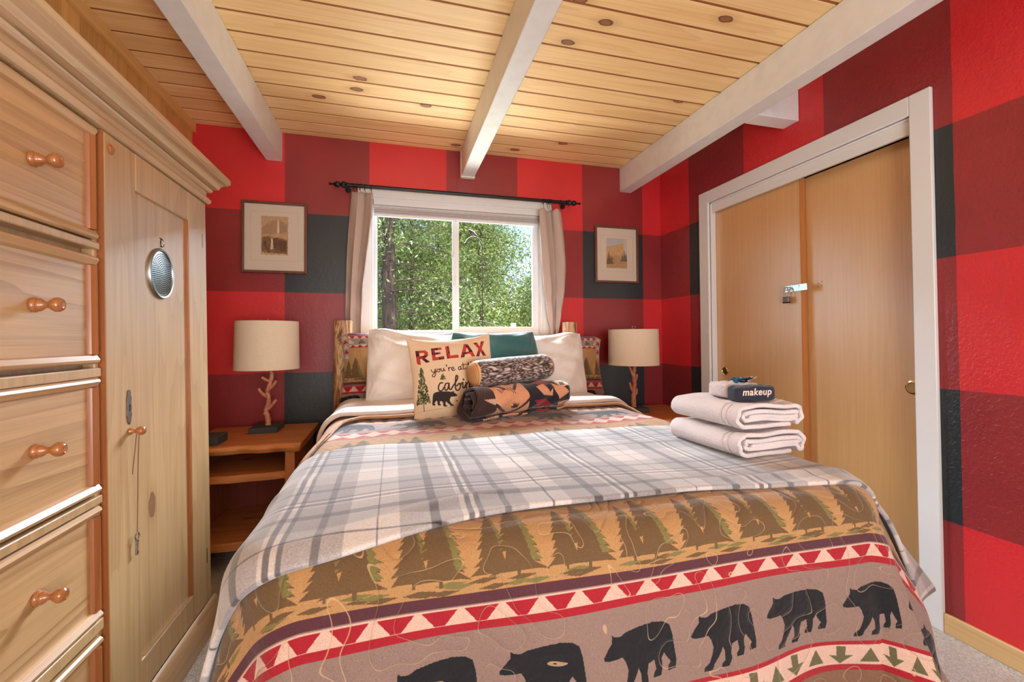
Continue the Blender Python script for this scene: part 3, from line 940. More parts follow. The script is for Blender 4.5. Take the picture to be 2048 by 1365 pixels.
def curtain(label, keys, folds, amp, ring_xs, seed, hook_z):
    # keys: (z, xl, xr, y)
    rs = random.Random(seed)
    keys = sorted(keys)
    zs = np.linspace(keys[0][0], keys[-1][0], 60)
    K = np.array(keys)
    xl = np.interp(zs, K[:, 0], K[:, 1]); xr = np.interp(zs, K[:, 0], K[:, 2]); yy = np.interp(zs, K[:, 0], K[:, 3])
    ker = np.array([1, 2, 3, 2, 1.]) / 9
    sm = lambda a: np.convolve(np.pad(a, 2, mode='edge'), ker, mode='valid')
    for _ in range(3): xl, xr, yy = sm(xl), sm(xr), sm(yy)
    nu = 90
    u = np.linspace(0, 1, nu)
    P = np.zeros((60, nu, 3))
    ph = rs.uniform(0, 6)
    for i, z in enumerate(zs):
        tt = (zs[-1] - z) / (zs[-1] - zs[0])
        wv = np.sin(u * folds * 2 * PI + ph + .8 * np.sin(z * 3)) * (1 + .3 * np.sin(u * 9 + z * 4))
        A = amp * (1 - .25 * tt)
        P[i, :, 0] = xl[i] + (xr[i] - xl[i]) * (u + .05 * np.sin(u * folds * 4 * PI + 1.0 + ph))
        P[i, :, 1] = yy[i] + A * wv + .006 * np.sin(z * 30 + u * 12) * tt
        top = .012 * np.abs(np.sin((u * len(ring_xs) - .5) * PI)) if tt < .04 else 0
        P[i, :, 2] = z - top
    t = thing('curtain', label, 'curtain', (float((xl[-1] + xr[-1]) / 2), RY, float(zs[0])), 'curtains on the black rod')
    b = B(); b.grid(P)
    b.build('curtain_panel', G['curtain'], parent=t, smooth=180, solid=.003, solid_off=0)
    for rx in ring_xs:
        b = B()
        pts = [(rx + .002 * math.sin(a), RY + .019 * math.cos(a), RZ - .004 + .019 * math.sin(a)) for a in np.linspace(0, 2 * PI, 20)]
        b.tube(pts, .0022, 6, cap=False)
        b.tube([(rx, RY, RZ - .023), (rx + .004, RY - .002, hook_z)], .0016, 6)
        b.build('ring_clip', G['iron'], parent=t)
    return t
curtain('taupe linen curtain bunched at the left end of the rod', [(2.105, -.262, -.118, 2.955), (1.95, -.275, -.125, 2.955), (1.7, -.290, -.155, 2.96), (1.5, -.295, -.182, 2.965), (1.3, -.300, -.190, 2.972), (1.17, -.285, -.195, 2.98)], 1.7, .024, (-.245, -.225, -.205, -.175, -.135), 3, 2.098)
curtain('taupe linen curtain bunched at the right end of the rod', [(2.082, 1.015, 1.185, 2.955), (1.9, 1.025, 1.205, 2.955), (1.7, 1.04, 1.222, 2.96), (1.5, 1.06, 1.215, 2.965), (1.35, 1.075, 1.19, 2.97), (1.17, 1.105, 1.165, 2.98)], 1.6, .024, (1.045, 1.075, 1.09, 1.105, 1.175), 5, 2.078)

# ================================================================== PICTURES
def picture(name_label, x0, x1, z0, z1, cv, print_rect, tone):
    yb = D - .002
    t = thing('framed_print', name_label, 'picture', ((x0 + x1) / 2, yb, z0), 'framed prints beside the window')
    b = B(); wd = .016
    frame_rect(b, x0, x1, z0, z1, wd, yb - .022, yb)
    b.build('frame', G['frame'], parent=t, bevel=.003)
    b = B(); b.box(x0 + wd, x1 - wd, yb - .008, yb, z0 + wd, z1 - wd)
    b.build('mat_board', G['mat'], parent=t, smooth=0)
    px0, px1, pz0, pz1 = print_rect
    b = B(); g = .052
    frame_rect(b, px0 - g, px1 + g, pz0 - g * .5, pz1 + g * .4, .0015, yb - .0090, yb - .0081)
    b.build('mat_bevel', G['matline'], parent=t, smooth=0)
    b = B()
    b.grid([[(px0, yb - .0088, pz0), (px0, yb - .0088, pz1)], [(px1, yb - .0088, pz0), (px1, yb - .0088, pz1)]], uv=[[(0, 0), (0, 1)], [(1, 0), (1, 1)]])
    m = Mat('landscape_print_' + tone, rough=.8)
    m.color(m.img(cv.image('landscape_' + tone), m.uv()))
    o = b.build('landscape_print', m.m, parent=t, smooth=0)
    b = B(); b.box(x0 + wd, x1 - wd, yb - .014, yb - .012, z0 + wd, z1 - wd)
    b.build('picture_glass', G['glass'], parent=t, smooth=0)
rs = random.Random(4)
def wash(cv, base, dark, n=500, seed=1):
    r = np.random.RandomState(seed)
    for k in range(n):
        x = r.uniform(cv.x0, cv.x1); yv = r.uniform(cv.y0, cv.y1)
        f = r.rand() * .35
        c = tuple(int(a + (b_ - a) * f) for a, b_ in zip(base, dark))
        l = r.uniform(.02, .12)
        cv.stroke([(x, yv), (x + r.uniform(-.01, .01), yv - l)], .012, c)
CM = (222, 204, 186)
cv = Canvas(0, 1, 0, 1.35, 200, CM)
edge = []
for k in range(60):
    a = k / 60
    edge.append((.03 + .02 * rs.random(), 1.3 - a * 1.25))
for k in range(30): edge.append((.03 + k / 30 * .94, .04 + .03 * rs.random()))
for k in range(60): edge.append((.95 + .03 * rs.random(), .05 + k / 60 * 1.25))
for k in range(30): edge.append((.97 - k / 30 * .94, 1.3 + .02 * rs.random()))
cv.poly(edge, (196, 160, 122))
sv = cv.a.copy(); msk = (np.abs(cv.a - np.array((196, 160, 122)) / 255.).sum(-1) < .02)

cv.poly([(.06, .95), (.3, 1.12), (.5, 1.2), (.62, 1.2), (.62, .8), (.4, .72), (.06, .72)], (176, 140, 106))
cv.poly([(.66, 1.22), (.93, 1.1), (.93, .8), (.66, .78)], (170, 136, 104))
cv.poly([(.60, 1.2), (.65, 1.2), (.66, .8), (.58, .76)], (226, 206, 180))
cv.poly([(.06, .62), (.36, .66), (.5, .6), (.62, .62), (.93, .55), (.93, .1), (.06, .12)], (138, 100, 66))
cv.poly([(.45, .6), (.62, .62), (.6, .3), (.48, .25)], (112, 78, 54))
cv.poly([(.62, .55), (.92, .5), (.9, .15), (.66, .2)], (104, 74, 52))
cv.poly([(.38, .6), (.43, .6), (.46, .25), (.36, .22)], (220, 196, 166))
for k in range(1500):
    x = rs.uniform(.04, .96); yv = rs.uniform(.06, 1.28)
    i, j = int(x * cv.p), int(yv * cv.p)
    c = cv.a[j, i] * 255
    f_ = rs.uniform(.84, 1.16)
    if yv > .68: cv.stroke([(x, yv), (x + rs.uniform(-.01, .01), yv - rs.uniform(.02, .09))], .007, tuple(float(v) * (f_ * .5 + .5) for v in c))
    else: cv.stroke([(x, yv), (x + rs.uniform(-.03, .03), yv + rs.uniform(-.02, .05))], .010, tuple(float(v) * f_ for v in c))
for k in range(26):
    x = rs.choice((rs.uniform(.5, .92), rs.uniform(.08, .35))); yv = rs.uniform(.1, .45)
    conifer(cv, x, yv, .14, .06, (104, 76, 52), None, rs)
cv.a[~msk] = np.array(CM) / 255.
picture('brown framed sepia waterfall print left of the window', -.906, -.531, 1.568, 2.018, cv, (-.803, -.637, 1.673, 1.936), 'waterfall')
cv = Canvas(0, 1, 0, 1.35, 200, (196, 172, 150))
cv.rect(0, 1, .95, 1.35, (190, 186, 186))
cv.poly([(0, .95), (.85, 1.15), (.88, .6), (0, .5)], (206, 164, 116))
cv.poly([(0, .55), (1, .6), (1, 0), (0, 0)], (184, 148, 108))
cv.poly([(.82, 1.35), (1, 1.35), (1, .55), (.86, .6)], (206, 190, 176))
for cx, hh in ((.12, .62), (.24, .42), (.06, .4)): conifer(cv, cx, .15, hh, .2, (124, 94, 60), None, rs)
for cx, hh in ((.86, .55), (.76, .4), (.95, .45)): conifer(cv, cx, .28, hh, .18, (122, 104, 84), None, rs)
for k in range(1200):
    x = rs.uniform(.02, .98); yv = rs.uniform(0.02, .95)
    c = cv.a[int(yv * cv.p), int(x * cv.p)] * 255
    f_ = rs.uniform(.86, 1.13)
    if yv > .5: cv.stroke([(x, yv), (x + .005, yv - .06)], .008, tuple(float(v) * f_ for v in c))
    else: cv.stroke([(x, yv), (x + .05, yv + rs.uniform(-.01, .015))], .010, tuple(float(v) * f_ for v in c))
picture('brown framed valley landscape print right of the window', 1.483, 1.853, 1.571, 2.010, cv, (1.581, 1.757, 1.686, 1.917), 'valley')

# ================================================================== WARDROBE
TH = .0185
WO = (-.706, 1.2, 0.0)
t = thing('wardrobe', 'tall antique pine wardrobe with drawers and one door', 'wardrobe', (-.706 + .15 * TH, 1.2, 0.0))
ORG[t.name] = WO
t.rotation_euler = (0, -TH, 0)
WF = -.706          # door face
DF = -.716          # drawer face
YA, YB = .30, 2.036
XB = -1.165 + .03   # back
b = B()
b.box(XB, DF - .03, YA, YB - .0, .02, 1.75)                 # carcass
b.box(DF - .03, WF - .004, 1.996, YB, .02, 1.75)             # right stile
b.box(DF - .03, DF - .002, YA, .34, .02, 1.75)
b.box(DF - .03, WF - .002, .34, 1.994, 1.706, 1.75)
b.box(DF - .03, DF - .002, 1.356, 1.372, .12, 1.706)
for za, zb in ((1.384, 1.404), (1.056, 1.080), (.733, .754), (.412, .442)):
    b.box(DF - .03, DF + .004, .34, 1.372, za, zb)
b.build('carcass', G['wardrobe_v'], parent=t, bevel=.003)
b = B(); b.box(DF - .028, DF - .018, 1.357, 1.385, .12, 1.70)
b.build('shadow_gap', G['gap'], parent=t, smooth=0)
b = B()
prof = [(0, 0), (.018, 0), (.018, .095), (.014, .108), (.006, .116), (0, .12)]
b.prism(prof, lambda a, c: (WF + a, YA - .01, c + .0), lambda a, c: (WF + a, YB + .018, c + .0))
b.prism([(0, 0), (.018, 0), (.018, .095), (.014, .108), (.006, .116), (0, .12)], lambda a, c: (XB, YB + a, c), lambda a, c: (WF, YB + a, c))
b.build('plinth', G['wardrobe_h'], parent=t, bevel=.001)
# cornice, mitred round the far corner: (overhang, z)
cp = [(0, 1.705), (.006, 1.706), (.012, 1.712), (.013, 1.722), (.006, 1.732), (0, 1.735), (0, 1.752), (.010, 1.754), (.016, 1.759), (.018, 1.765), (.012, 1.770),
      (.022, 1.771), (.034, 1.774), (.036, 1.780), (.040, 1.790), (.050, 1.797), (.060, 1.800), (.060, 1.804), (.067, 1.808), (.068, 1.826), (.062, 1.834), (-.3, 1.838)]
b = B()
n = len(cp)
vs = []
for o_, z in cp: vs.append((WF + o_, YA - o_, z))
for o_, z in cp: vs.append((WF + o_, YB + o_, z))
for o_, z in cp: vs.append((XB, YB + o_, z))
for o_, z in cp: vs.append((XB, YA - o_, z))
fs = []
for s in range(4):
    for i in range(n - 1):
        a = s * n + i; c = ((s + 1) % 4) * n + i
        fs.append((a, c, c + 1, a + 1))
b.add(vs, fs)
b.box(XB, WF - .02, YA, YB, 1.80, 1.833)
b.build('cornice', G['cornice'], parent=t, smooth=25)

# drawers: field panel with raised moulding
def drawer(z0, z1, kz):
    y0_, y1_ = .375, 1.332
    b = B(); b.box(DF - .022, DF - .006, y0_, y1_, z0, z1)
    d = b.build('drawer', G['wardrobe_h'], parent=t, smooth=0)
    mw = .025
    def mould(f0, f1, mat_):
        b = B()
        pr = [(0, 0), (0, mw), (.003, mw), (.010, mw * .8), (.0125, mw * .5), (.010, mw * .25), (.004, 0)]
        return pr
    pr = [(-.008, 0), (-.008, mw), (.002, mw), (.008, mw * .85), (.010, mw * .6), (.006, mw * .35), (.003, mw * .15), (-.004, 0)]
    b = B()
    b.m(0)
    b.prism(pr, lambda a, c: (DF + a, y0_ - mw, z1 + c), lambda a, c: (DF + a, y1_ + mw, z1 + c))
    b.prism(pr, lambda a, c: (DF + a, y0_ - mw, z0 - c), lambda a, c: (DF + a, y1_ + mw, z0 - c))
    b.m(1)
    b.prism(pr, lambda a, c: (DF + a, y1_ + c, z0 - .001), lambda a, c: (DF + a, y1_ + c, z1 + .001))
    b.prism(pr, lambda a, c: (DF + a, y0_ - c, z0 - .001), lambda a, c: (DF + a, y0_ - c, z1 + .001))
    e = b.build('drawer_moulding', [G['wardrobe_h'], G['wardrobe_edge']], parent=t, smooth=30)
    e.parent = d
    for ky in (.56, 1.165):
        kp = [(.013, 0), (.0155, .001), (.0165, .005), (.014, .008), (.0125, .010), (.014, .013), (.0115, .017), (.007, .022), (.007, .028), (.012, .034), (.0155, .040), (.0155, .046), (.0125, .051), (.008, .0535), (.0065, .0525), (.0, .054)]
        b = B(); b.lathe(kp, (DF - .006, ky, kz), (1, 0, 0), 24)
        kk = b.build('drawer_knob', G['knobwood'], parent=t, smooth=60)
        kk.parent = d
    return d
drawer(1.434, 1.674, 1.540)
drawer(1.116, 1.340, 1.227)
drawer(.788, 1.030, .916)
drawer(.472, .704, .605)
drawer(.150, .375, .28)

# the door: stiles, rails, recessed field
b = B()
zT, zB = 1.704, .120
b.box(WF - .024, WF, 1.379, 1.527, zB, zT)
b.box(WF - .024, WF, 1.868, 1.990, zB, zT)
b.box(WF - .024, WF, 1.527, 1.868, 1.592, zT)
b.box(WF - .024, WF, 1.527, 1.868, zB, .217)
dr = b.build('door', G['wardrobe_v'], parent=t, bevel=.004)
b = B(); b.box(WF - .020, WF - .010, 1.52, 1.875, .21, 1.60)
pn = b.build('door_panel', G['wardrobe_v'], parent=t, smooth=0); pn.parent = dr
b = B()
b.box(WF - .012, WF - .001, 1.860, 1.869, .217, 1.592)
b.box(WF - .0245, WF - .0005, 1.376, 1.3795, zB, zT)
q = b.build('door_edge', G['wardrobe_edge'], parent=t, smooth=0); q.parent = dr
b = B(); b.prism([(0, 0), (.0, .010), (-.010, 0)], lambda a, c: (WF - .001 + a, 1.55, .217 + c * .8), lambda a, c: (WF - .001 + a, 1.85, .217 + c * .8))
q = b.build('panel_bead', G['cornice'], parent=t); q.parent = dr
b = B(); b.box(WF - .022, WF - .004, 1.990, 1.996, zB, zT)
q = b.build('door_gap', G['gap'], parent=t, smooth=0); q.parent = dr
# pierced tin disc, edge ring, holes
cy0, cz0, ra, rb = 1.680, 1.368, .078, .083
b = B()
prof = [(1.0, .000), (1.0, .006), (.96, .010), (.90, .009), (.88, .005), (.80, .006), (.60, .009), (.3, .011), (.0, .012)]
n = 48; vs = []; fs = []
for r, h in prof:
    for k in range(n):
        a = 2 * PI * k / n
        vs.append((WF - .010 + h, cy0 + ra * r * math.cos(a), cz0 + rb * r * math.sin(a)))
for i in range(len(prof) - 1):
    for k in range(n):
        fs.append((i * n + k, i * n + (k + 1) % n, (i + 1) * n + (k + 1) % n, (i + 1) * n + k))
b.add(vs, fs)
q = b.build('pierced_tin_disc', G['tin'], parent=t, smooth=40); q.parent = dr
dsc = q
b = B()
for ring in range(1, 11):
    rr = .078 * ring
    cnt = 6 * ring
    for k in range(cnt):
        a = 2 * PI * k / cnt
        b.lathe([(.0017, 0), (.0017, .0010)], (WF + .0012 - .006 * rr * rr, cy0 + ra * rr * math.cos(a), cz0 + rb * rr * math.sin(a)), (1, 0, 0), 5)
q = b.build('tin_piercing', G['hole'], parent=t, smooth=0); q['kind'] = 'stuff'; q.parent = dsc
# carved mark above the disc (a serifed I with a C)
b = B()
yy, zz = 1.690, 1.472
def seg(p0, p1, r=.0012): b.tube([(WF - .0095, p0[0], p0[1]), (WF - .0095, p1[0], p1[1])], r, 6)
seg((yy - .010, zz + .014), (yy + .008, zz + .014)); seg((yy - .001, zz + .014), (yy - .001, zz - .012)); seg((yy - .008, zz - .013), (yy + .006, zz - .013))
for a in range(9):
    t0 = PI * (.25 + .19 * a); t1 = PI * (.25 + .19 * (a + 1))
    seg((yy + .008 + .012 * math.cos(t0), zz + .012 * math.sin(t0)), (yy + .008 + .012 * math.cos(t1), zz + .012 * math.sin(t1)), .001)
q = b.build('carved_mark', G['hole'], parent=t); q.parent = dr
# escutcheon
b = B()
out = [(-.004, .048), (.004, .048), (.008, .040), (.006, .034), (.011, .026), (.009, .010), (.011, -.004), (.009, -.014), (.012, -.024), (.007, -.034), (.008, -.040), (.0, -.050), (-.008, -.040), (-.007, -.034), (-.012, -.024), (-.009, -.014), (-.011, -.004), (-.009, .010), (-.011, .026), (-.006, .034), (-.008, .040)]
b.prism(out, lambda a, c: (WF, 1.476 + a, .962 + c), lambda a, c: (WF + .003, 1.476 + a, .962 + c))
q = b.build('escutcheon', G['pewter'], parent=t, bevel=.0007); q.parent = dr
esc = q
b = B(); b.lathe([(.003, 0), (.003, .0005)], (WF + .003, 1.476, .966), (1, 0, 0), 12); b.box(WF + .003, WF + .0035, 1.4745, 1.4775, .950, .966)
q = b.build('keyhole', G['hole'], parent=t, smooth=0); q.parent = esc
kp = [(.008, 0), (.010, .002), (.010, .005), (.006, .008), (.0055, .014), (.009, .019), (.0125, .026), (.0125, .032), (.009, .037), (.0, .039)]
b = B(); b.lathe(kp, (WF, 1.478, .893), (1, 0, 0), 24)
q = b.build('door_knob', G['knobwood'], parent=t, smooth=60); q.parent = dr
b = B(); b.lathe([(.014, 0), (.0145, .002), (.012, .004), (.011, .003), (.008, .007), (.005, .006), (.0, .009)], (WF, 1.406, 1.664), (1, 0, 0), 24)
q = b.build('turned_button', G['knobwood'], parent=t, smooth=50); q.parent = dr
for hz in (1.545, .30):
    b = B(); b.tube([(WF - .003, 1.991, hz - .028), (WF - .003, 1.991, hz + .028)], .004, 8)
    q = b.build('hinge', G['pewter'], parent=t); q.parent = dr
# key hanging from the knob
kx = WF + .014 - .0075
t2 = thing('hanging_key', 'old iron key hanging on brown string from the wardrobe door knob', 'key', (kx, 1.482, .54))
b = B()
KX = WF - TH * (.75) + .020
b.tube(smooth_path([(KX, 1.472, .884), (KX - .002, 1.466, .82), (KX - .004, 1.462, .775)], 4), .0009, 6)
b.tube(smooth_path([(KX, 1.470, .900), (KX + .002, 1.478, .8975), (KX, 1.486, .886), (KX - .002, 1.486, .80), (KX - .003, 1.487, .70), (KX - .004, 1.489, .600)], 5), .0009, 6)
b.build('string', Mat('brown_string', (96, 62, 42), .9).m, parent=t2)
b = B()
KX2 = KX - .004
b.tube([(KX2, 1.489 + .0095 * math.sin(a), .5925 + .0095 * math.cos(a)) for a in np.linspace(0, 2 * PI, 18)], .0018, 7, cap=False)
b.tube([(KX2, 1.489, .583), (KX2, 1.486, .540)], [.0032, .0026], 8)
b.lathe([(.0045, 0), (.0045, .003)], (KX2, 1.489, .578), (0, 0, 1), 10)
b.box(KX2 - .001, KX2 + .001, 1.486, 1.495, .541, .549)
b.build('key_body', G['pewter'], parent=t2)

# ================================================================== NIGHTSTANDS
def nightstand(label, x0, x1, y0_, y1_):
    t = thing('nightstand', label, 'nightstand', ((x0 + x1) / 2, (y0_ + y1_) / 2, 0), 'log style nightstands either side of the bed')
    nu = 40
    b = B()
    # live edge top
    rs = random.Random(int(x0 * 10) + 20)
    ph = rs.uniform(0, 6)
    top, bot = [], []
    fx = np.linspace(x0, x1, nu)
    wav = lambda x: .010 * math.sin(x * 11 + ph) + .004 * math.sin(x * 37 + ph)
    poly_t = [(x, y0_ + wav(x) + .004) for x in fx] + [(x1, y1_), (x0, y1_)]
    poly_m = [(x, y0_ + wav(x) - .006 + .003 * math.sin(x * 60)) for x in fx] + [(x1, y1_), (x0, y1_)]
    poly_b = [(x, y0_ + wav(x) + .010 + .005 * math.sin(x * 43)) for x in fx] + [(x1, y1_), (x0, y1_)]
    n = len(poly_t)
    vs = [(x, y, .630) for x, y in poly_t] + [(x, y, .615) for x, y in poly_m] + [(x, y, .590) for x, y in poly_b]
    fs = [tuple(range(n)), tuple(range(3 * n - 1, 2 * n - 1, -1))]
    for L in (0, n):
        for i in range(n):
            j = (i + 1) % n
            fs.append((L + i, L + n + i, L + n + j, L + j))
    b.add(vs, fs)
    b.build('top', G['night'], parent=t, bevel=.004, smooth=50)
    b = B()
    b.box(x1 - .075, x1 - .03, y0_ + .02, y1_ - .02, .0, .59)
    b.build('side_panel', G['night_v'], parent=t, bevel=.002)
    b = B()
    b.box(x0 + .03, x0 + .075, y0_ + .02, y1_ - .02, .0, .59)
    b.build('side_panel', G['night_v'], parent=t, bevel=.002)
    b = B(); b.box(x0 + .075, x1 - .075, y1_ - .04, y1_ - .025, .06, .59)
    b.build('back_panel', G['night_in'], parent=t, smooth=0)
    for za, zb, nm in ((.452, .490, 'shelf'), (.125, .165, 'shelf')):
        b = B()
        pt = [(x, y0_ + .022 + .6 * wav(x + .3)) for x in fx if x0 + .075 <= x <= x1 - .075]
        pt = [(x0 + .075, y0_ + .024)] + pt + [(x1 - .075, y0_ + .024), (x1 - .075, y1_ - .04), (x0 + .075, y1_ - .04)]
        b.prism(pt, lambda a, c: (a, c, za), lambda a, c: (a, c, zb))
        b.build(nm, G['night'], parent=t, bevel=.003)
    return t
nightstand('rustic cedar nightstand with open shelves left of the bed', -1.02, -.45, 2.40, 2.97)
nightstand('rustic cedar nightstand mostly hidden right of the bed', 1.46, 2.03, 2.40, 2.97)
b = B(); b.box(-.985, -.835, 2.46, 2.60, .630, .672)
o = b.build('charcoal_block', G['stone'], bevel=.003)
tag(o, 'small charcoal block box beside the wardrobe on the left nightstand', 'box')

# ================================================================== LAMPS
def lamp(label, x, y, z, stem, branches, shade, finial):
    t = thing('table_lamp', label, 'lamp', (x, y, z), 'coral branch table lamps')
    b = B(); b.box(x - .072, x + .072, y - .09, y + .09, z, z + .030)
    b.build('lamp_base', G['stone'], parent=t, bevel=.003)
    b = B()
    pts = smooth_path([(x + a, y, z + c) for a, c, r in stem], 5)
    rad = np.interp(np.linspace(0, 1, len(pts)), np.linspace(0, 1, len(stem)), [s[2] for s in stem])
    rad = [r * (1 + .10 * math.sin(i * 1.9)) for i, r in enumerate(rad)]
    b.tube(pts, rad, 12)
    for br in branches:
        pp = smooth_path([(x + a, y + c2, z + c) for a, c2, c in br], 4)
        b.tube(pp, [.0115 - .004 * i / len(pp) + (.002 if i == len(pp) - 1 else 0) for i in range(len(pp))], 10)
    b.build('branch_stem', G['branch'], parent=t, smooth=60)
    r0, r1, z0, z1 = shade
    b = B()
    n = 64
    pr = [(r0, z0), (r0 + .0015, z0 + .004), (r0 * .99 + r1 * .01, z0 + .006)] + [(r0 + (r1 - r0) * k / 8, z0 + (z1 - z0) * k / 8) for k in range(1, 8)] + [(r1, z1 - .004), (r1 + .001, z1)]
    P = np.zeros((n, len(pr) * 2, 3))
    pr2 = pr + [(r - .003, zz) for r, zz in pr[::-1]]
    for k in range(n):
        a = 2 * PI * k / n
        for j, (r, zz) in enumerate(pr2):
            P[k, j] = (x + r * math.cos(a), y + r * math.sin(a), z + zz)
    b.grid(P, closed_u=True)
    b.build('lamp_shade', G['shade'], parent=t, smooth=50)
    b = B(); b.tube([(x, y, z + z0 - .02), (x, y, z + z1 + .004)], .004, 8)
    b.box(x - r1 + .002, x + r1 - .002, y - .0015, y + .0015, z + z1 - .012, z + z1 - .009)
    b.build('harp', G['pewter'], parent=t)
    b = B()
    for f in finial:
        b.tube([(x + a, y, z + c) for a, c in f], .0035, 6)
    b.build('finial', G['branch'], parent=t)
    return t
lamp('branch table lamp with drum shade on the left nightstand', -.700, 2.80, .6305,
     [(.005, .02, .016), (.003, .07, .015), (-.006, .11, .014), (.008, .17, .013), (.0, .22, .012), (.014, .27, .012), (.022, .315, .012), (.018, .36, .010), (.018, .42, .009)],
     [[(.002, 0, .12), (.03, -.005, .15), (.048, -.005, .175)], [(.0, 0, .19), (-.03, .0, .215), (-.045, .0, .240)], [(.008, 0, .235), (.035, -.006, .262), (.048, -.006, .285)], [(.018, 0, .28), (-.01, .0, .29), (-.028, 0, .305)], [(0, 0, .09), (-.018, -.01, .10)]],
     (.168, .163, .35, .625), [[(.0, .625), (.002, .642)]])
lamp('branch table lamp with drum shade right of the bed', 1.640, 2.76, .6305,
     [(.0, .02, .018), (-.004, .08, .018), (.0, .14, .016), (.006, .19, .015), (.0, .24, .014), (.006, .30, .014), (.012, .34, .012), (.012, .42, .010)],
     [[(.0, 0, .13), (-.02, 0, .16), (-.032, 0, .20)], [(.002, 0, .20), (.018, -.004, .23), (.024, -.004, .258)], [(.0, 0, .24), (-.02, 0, .28), (-.034, .0, .315)], [(.0, 0, .10), (.018, -.004, .13), (.020, -.004, .16)]],
     (.176, .172, .325, .575), [[(.0, .575), (-.008, .592), (.002, .600)], [(.008, .578), (.02, .598)]])

# ================================================================== BED
BX0, BX1, BY0, ZT, RR = -.295, 1.245, .80, .772, .080
CX0, CX1, CYF = BX0 + RR, BX1 - RR, BY0 + RR
t = thing('log_bed', 'peeled log bed frame with round posts under the window', 'bed', (.475, 1.9, 0))
def logtube(p0, p1, r0, r1, seed, n=28, m=26, wob=.05):
    rs = np.random.RandomState(seed)
    p0, p1 = Vector(p0), Vector(p1)
    ax = (p1 - p0); L = ax.length; ax.normalize()
    a = ax.orthogonal().normalized(); c = ax.cross(a)
    ph = rs.uniform(0, 6, 6)
    vs = []; fs = []
    for i in range(m + 3):
        tt = min(max((i - 1) / m, 0), 1)
        r = r0 + (r1 - r0) * tt
        if i == 0 or i == m + 2: r -= .006
        for k in range(n):
            th = 2 * PI * k / n
            rr = r * (1 + wob * .5 * math.sin(2 * th + ph[0] + 3 * tt) + wob * .4 * math.sin(3 * th + ph[1] - 5 * tt) + wob * .4 * math.sin(9 * tt + ph[2]) + wob * .25 * math.sin(7 * th + 11 * tt + ph[3]))
            q = p0 + ax * (L * tt + (-.004 if i == 0 else (.004 if i == m + 2 else 0))) + a * (rr * math.cos(th)) + c * (rr * math.sin(th))
            vs.append(q)
    for i in range(m + 2):
        for k in range(n):
            fs.append((i * n + k, i * n + (k + 1) % n, (i + 1) * n + (k + 1) % n, (i + 1) * n + k))
    fs.append(tuple(range(n - 1, -1, -1))); fs.append(tuple((m + 2) * n + k for k in range(n)))
    b = B(); b.add(vs, fs); return b
logtube((-.298, 2.885, 0), (-.300, 2.885, 1.262), .058, .054, 1).build('bedpost', G['log'], parent=t, smooth=50)
logtube((1.212, 2.885, 0), (1.210, 2.885, 1.258), .058, .052, 2).build('bedpost', G['log'], parent=t, smooth=50)
logtube((-.29, 2.89, 1.09), (1.20, 2.89, 1.09), .050, .048, 3).build('headboard_rail', G['log'], parent=t, smooth=50)
logtube((-.29, 2.89, .55), (1.20, 2.89, .55), .045, .045, 4).build('headboard_rail', G['log'], parent=t, smooth=50)
for k in range(6):
    x = -.06 + k * .21
    logtube((x, 2.89, .58), (x, 2.89, 1.06), .026, .026, 5 + k, 14, 8).build('headboard_spindle', G['log'], parent=t, smooth=50)
logtube((-.235, 2.84, .28), (-.235, .98, .28), .045, .045, 15).build('side_rail', G['log'], parent=t, smooth=50)
logtube((1.185, 2.84, .28), (1.185, .98, .28), .045, .045, 16).build('side_rail', G['log'], parent=t, smooth=50)
for x in (-.20, 1.15):
    logtube((x, .96, 0.001), (x, .96, .33), .045, .045, 17).build('leg', G['log'], parent=t, smooth=50)
b = B(); b.box(-.235, 1.185, .90, 2.83, .30, .46)
b.build('box_spring', G['sheetwhite'], parent=t, bevel=.03, seg=4)
b = B(); b.box(-.245, 1.195, .87, 2.83, .462, .742)
b.build('mattress', G['sheetwhite'], parent=t, bevel=.05, seg=5)

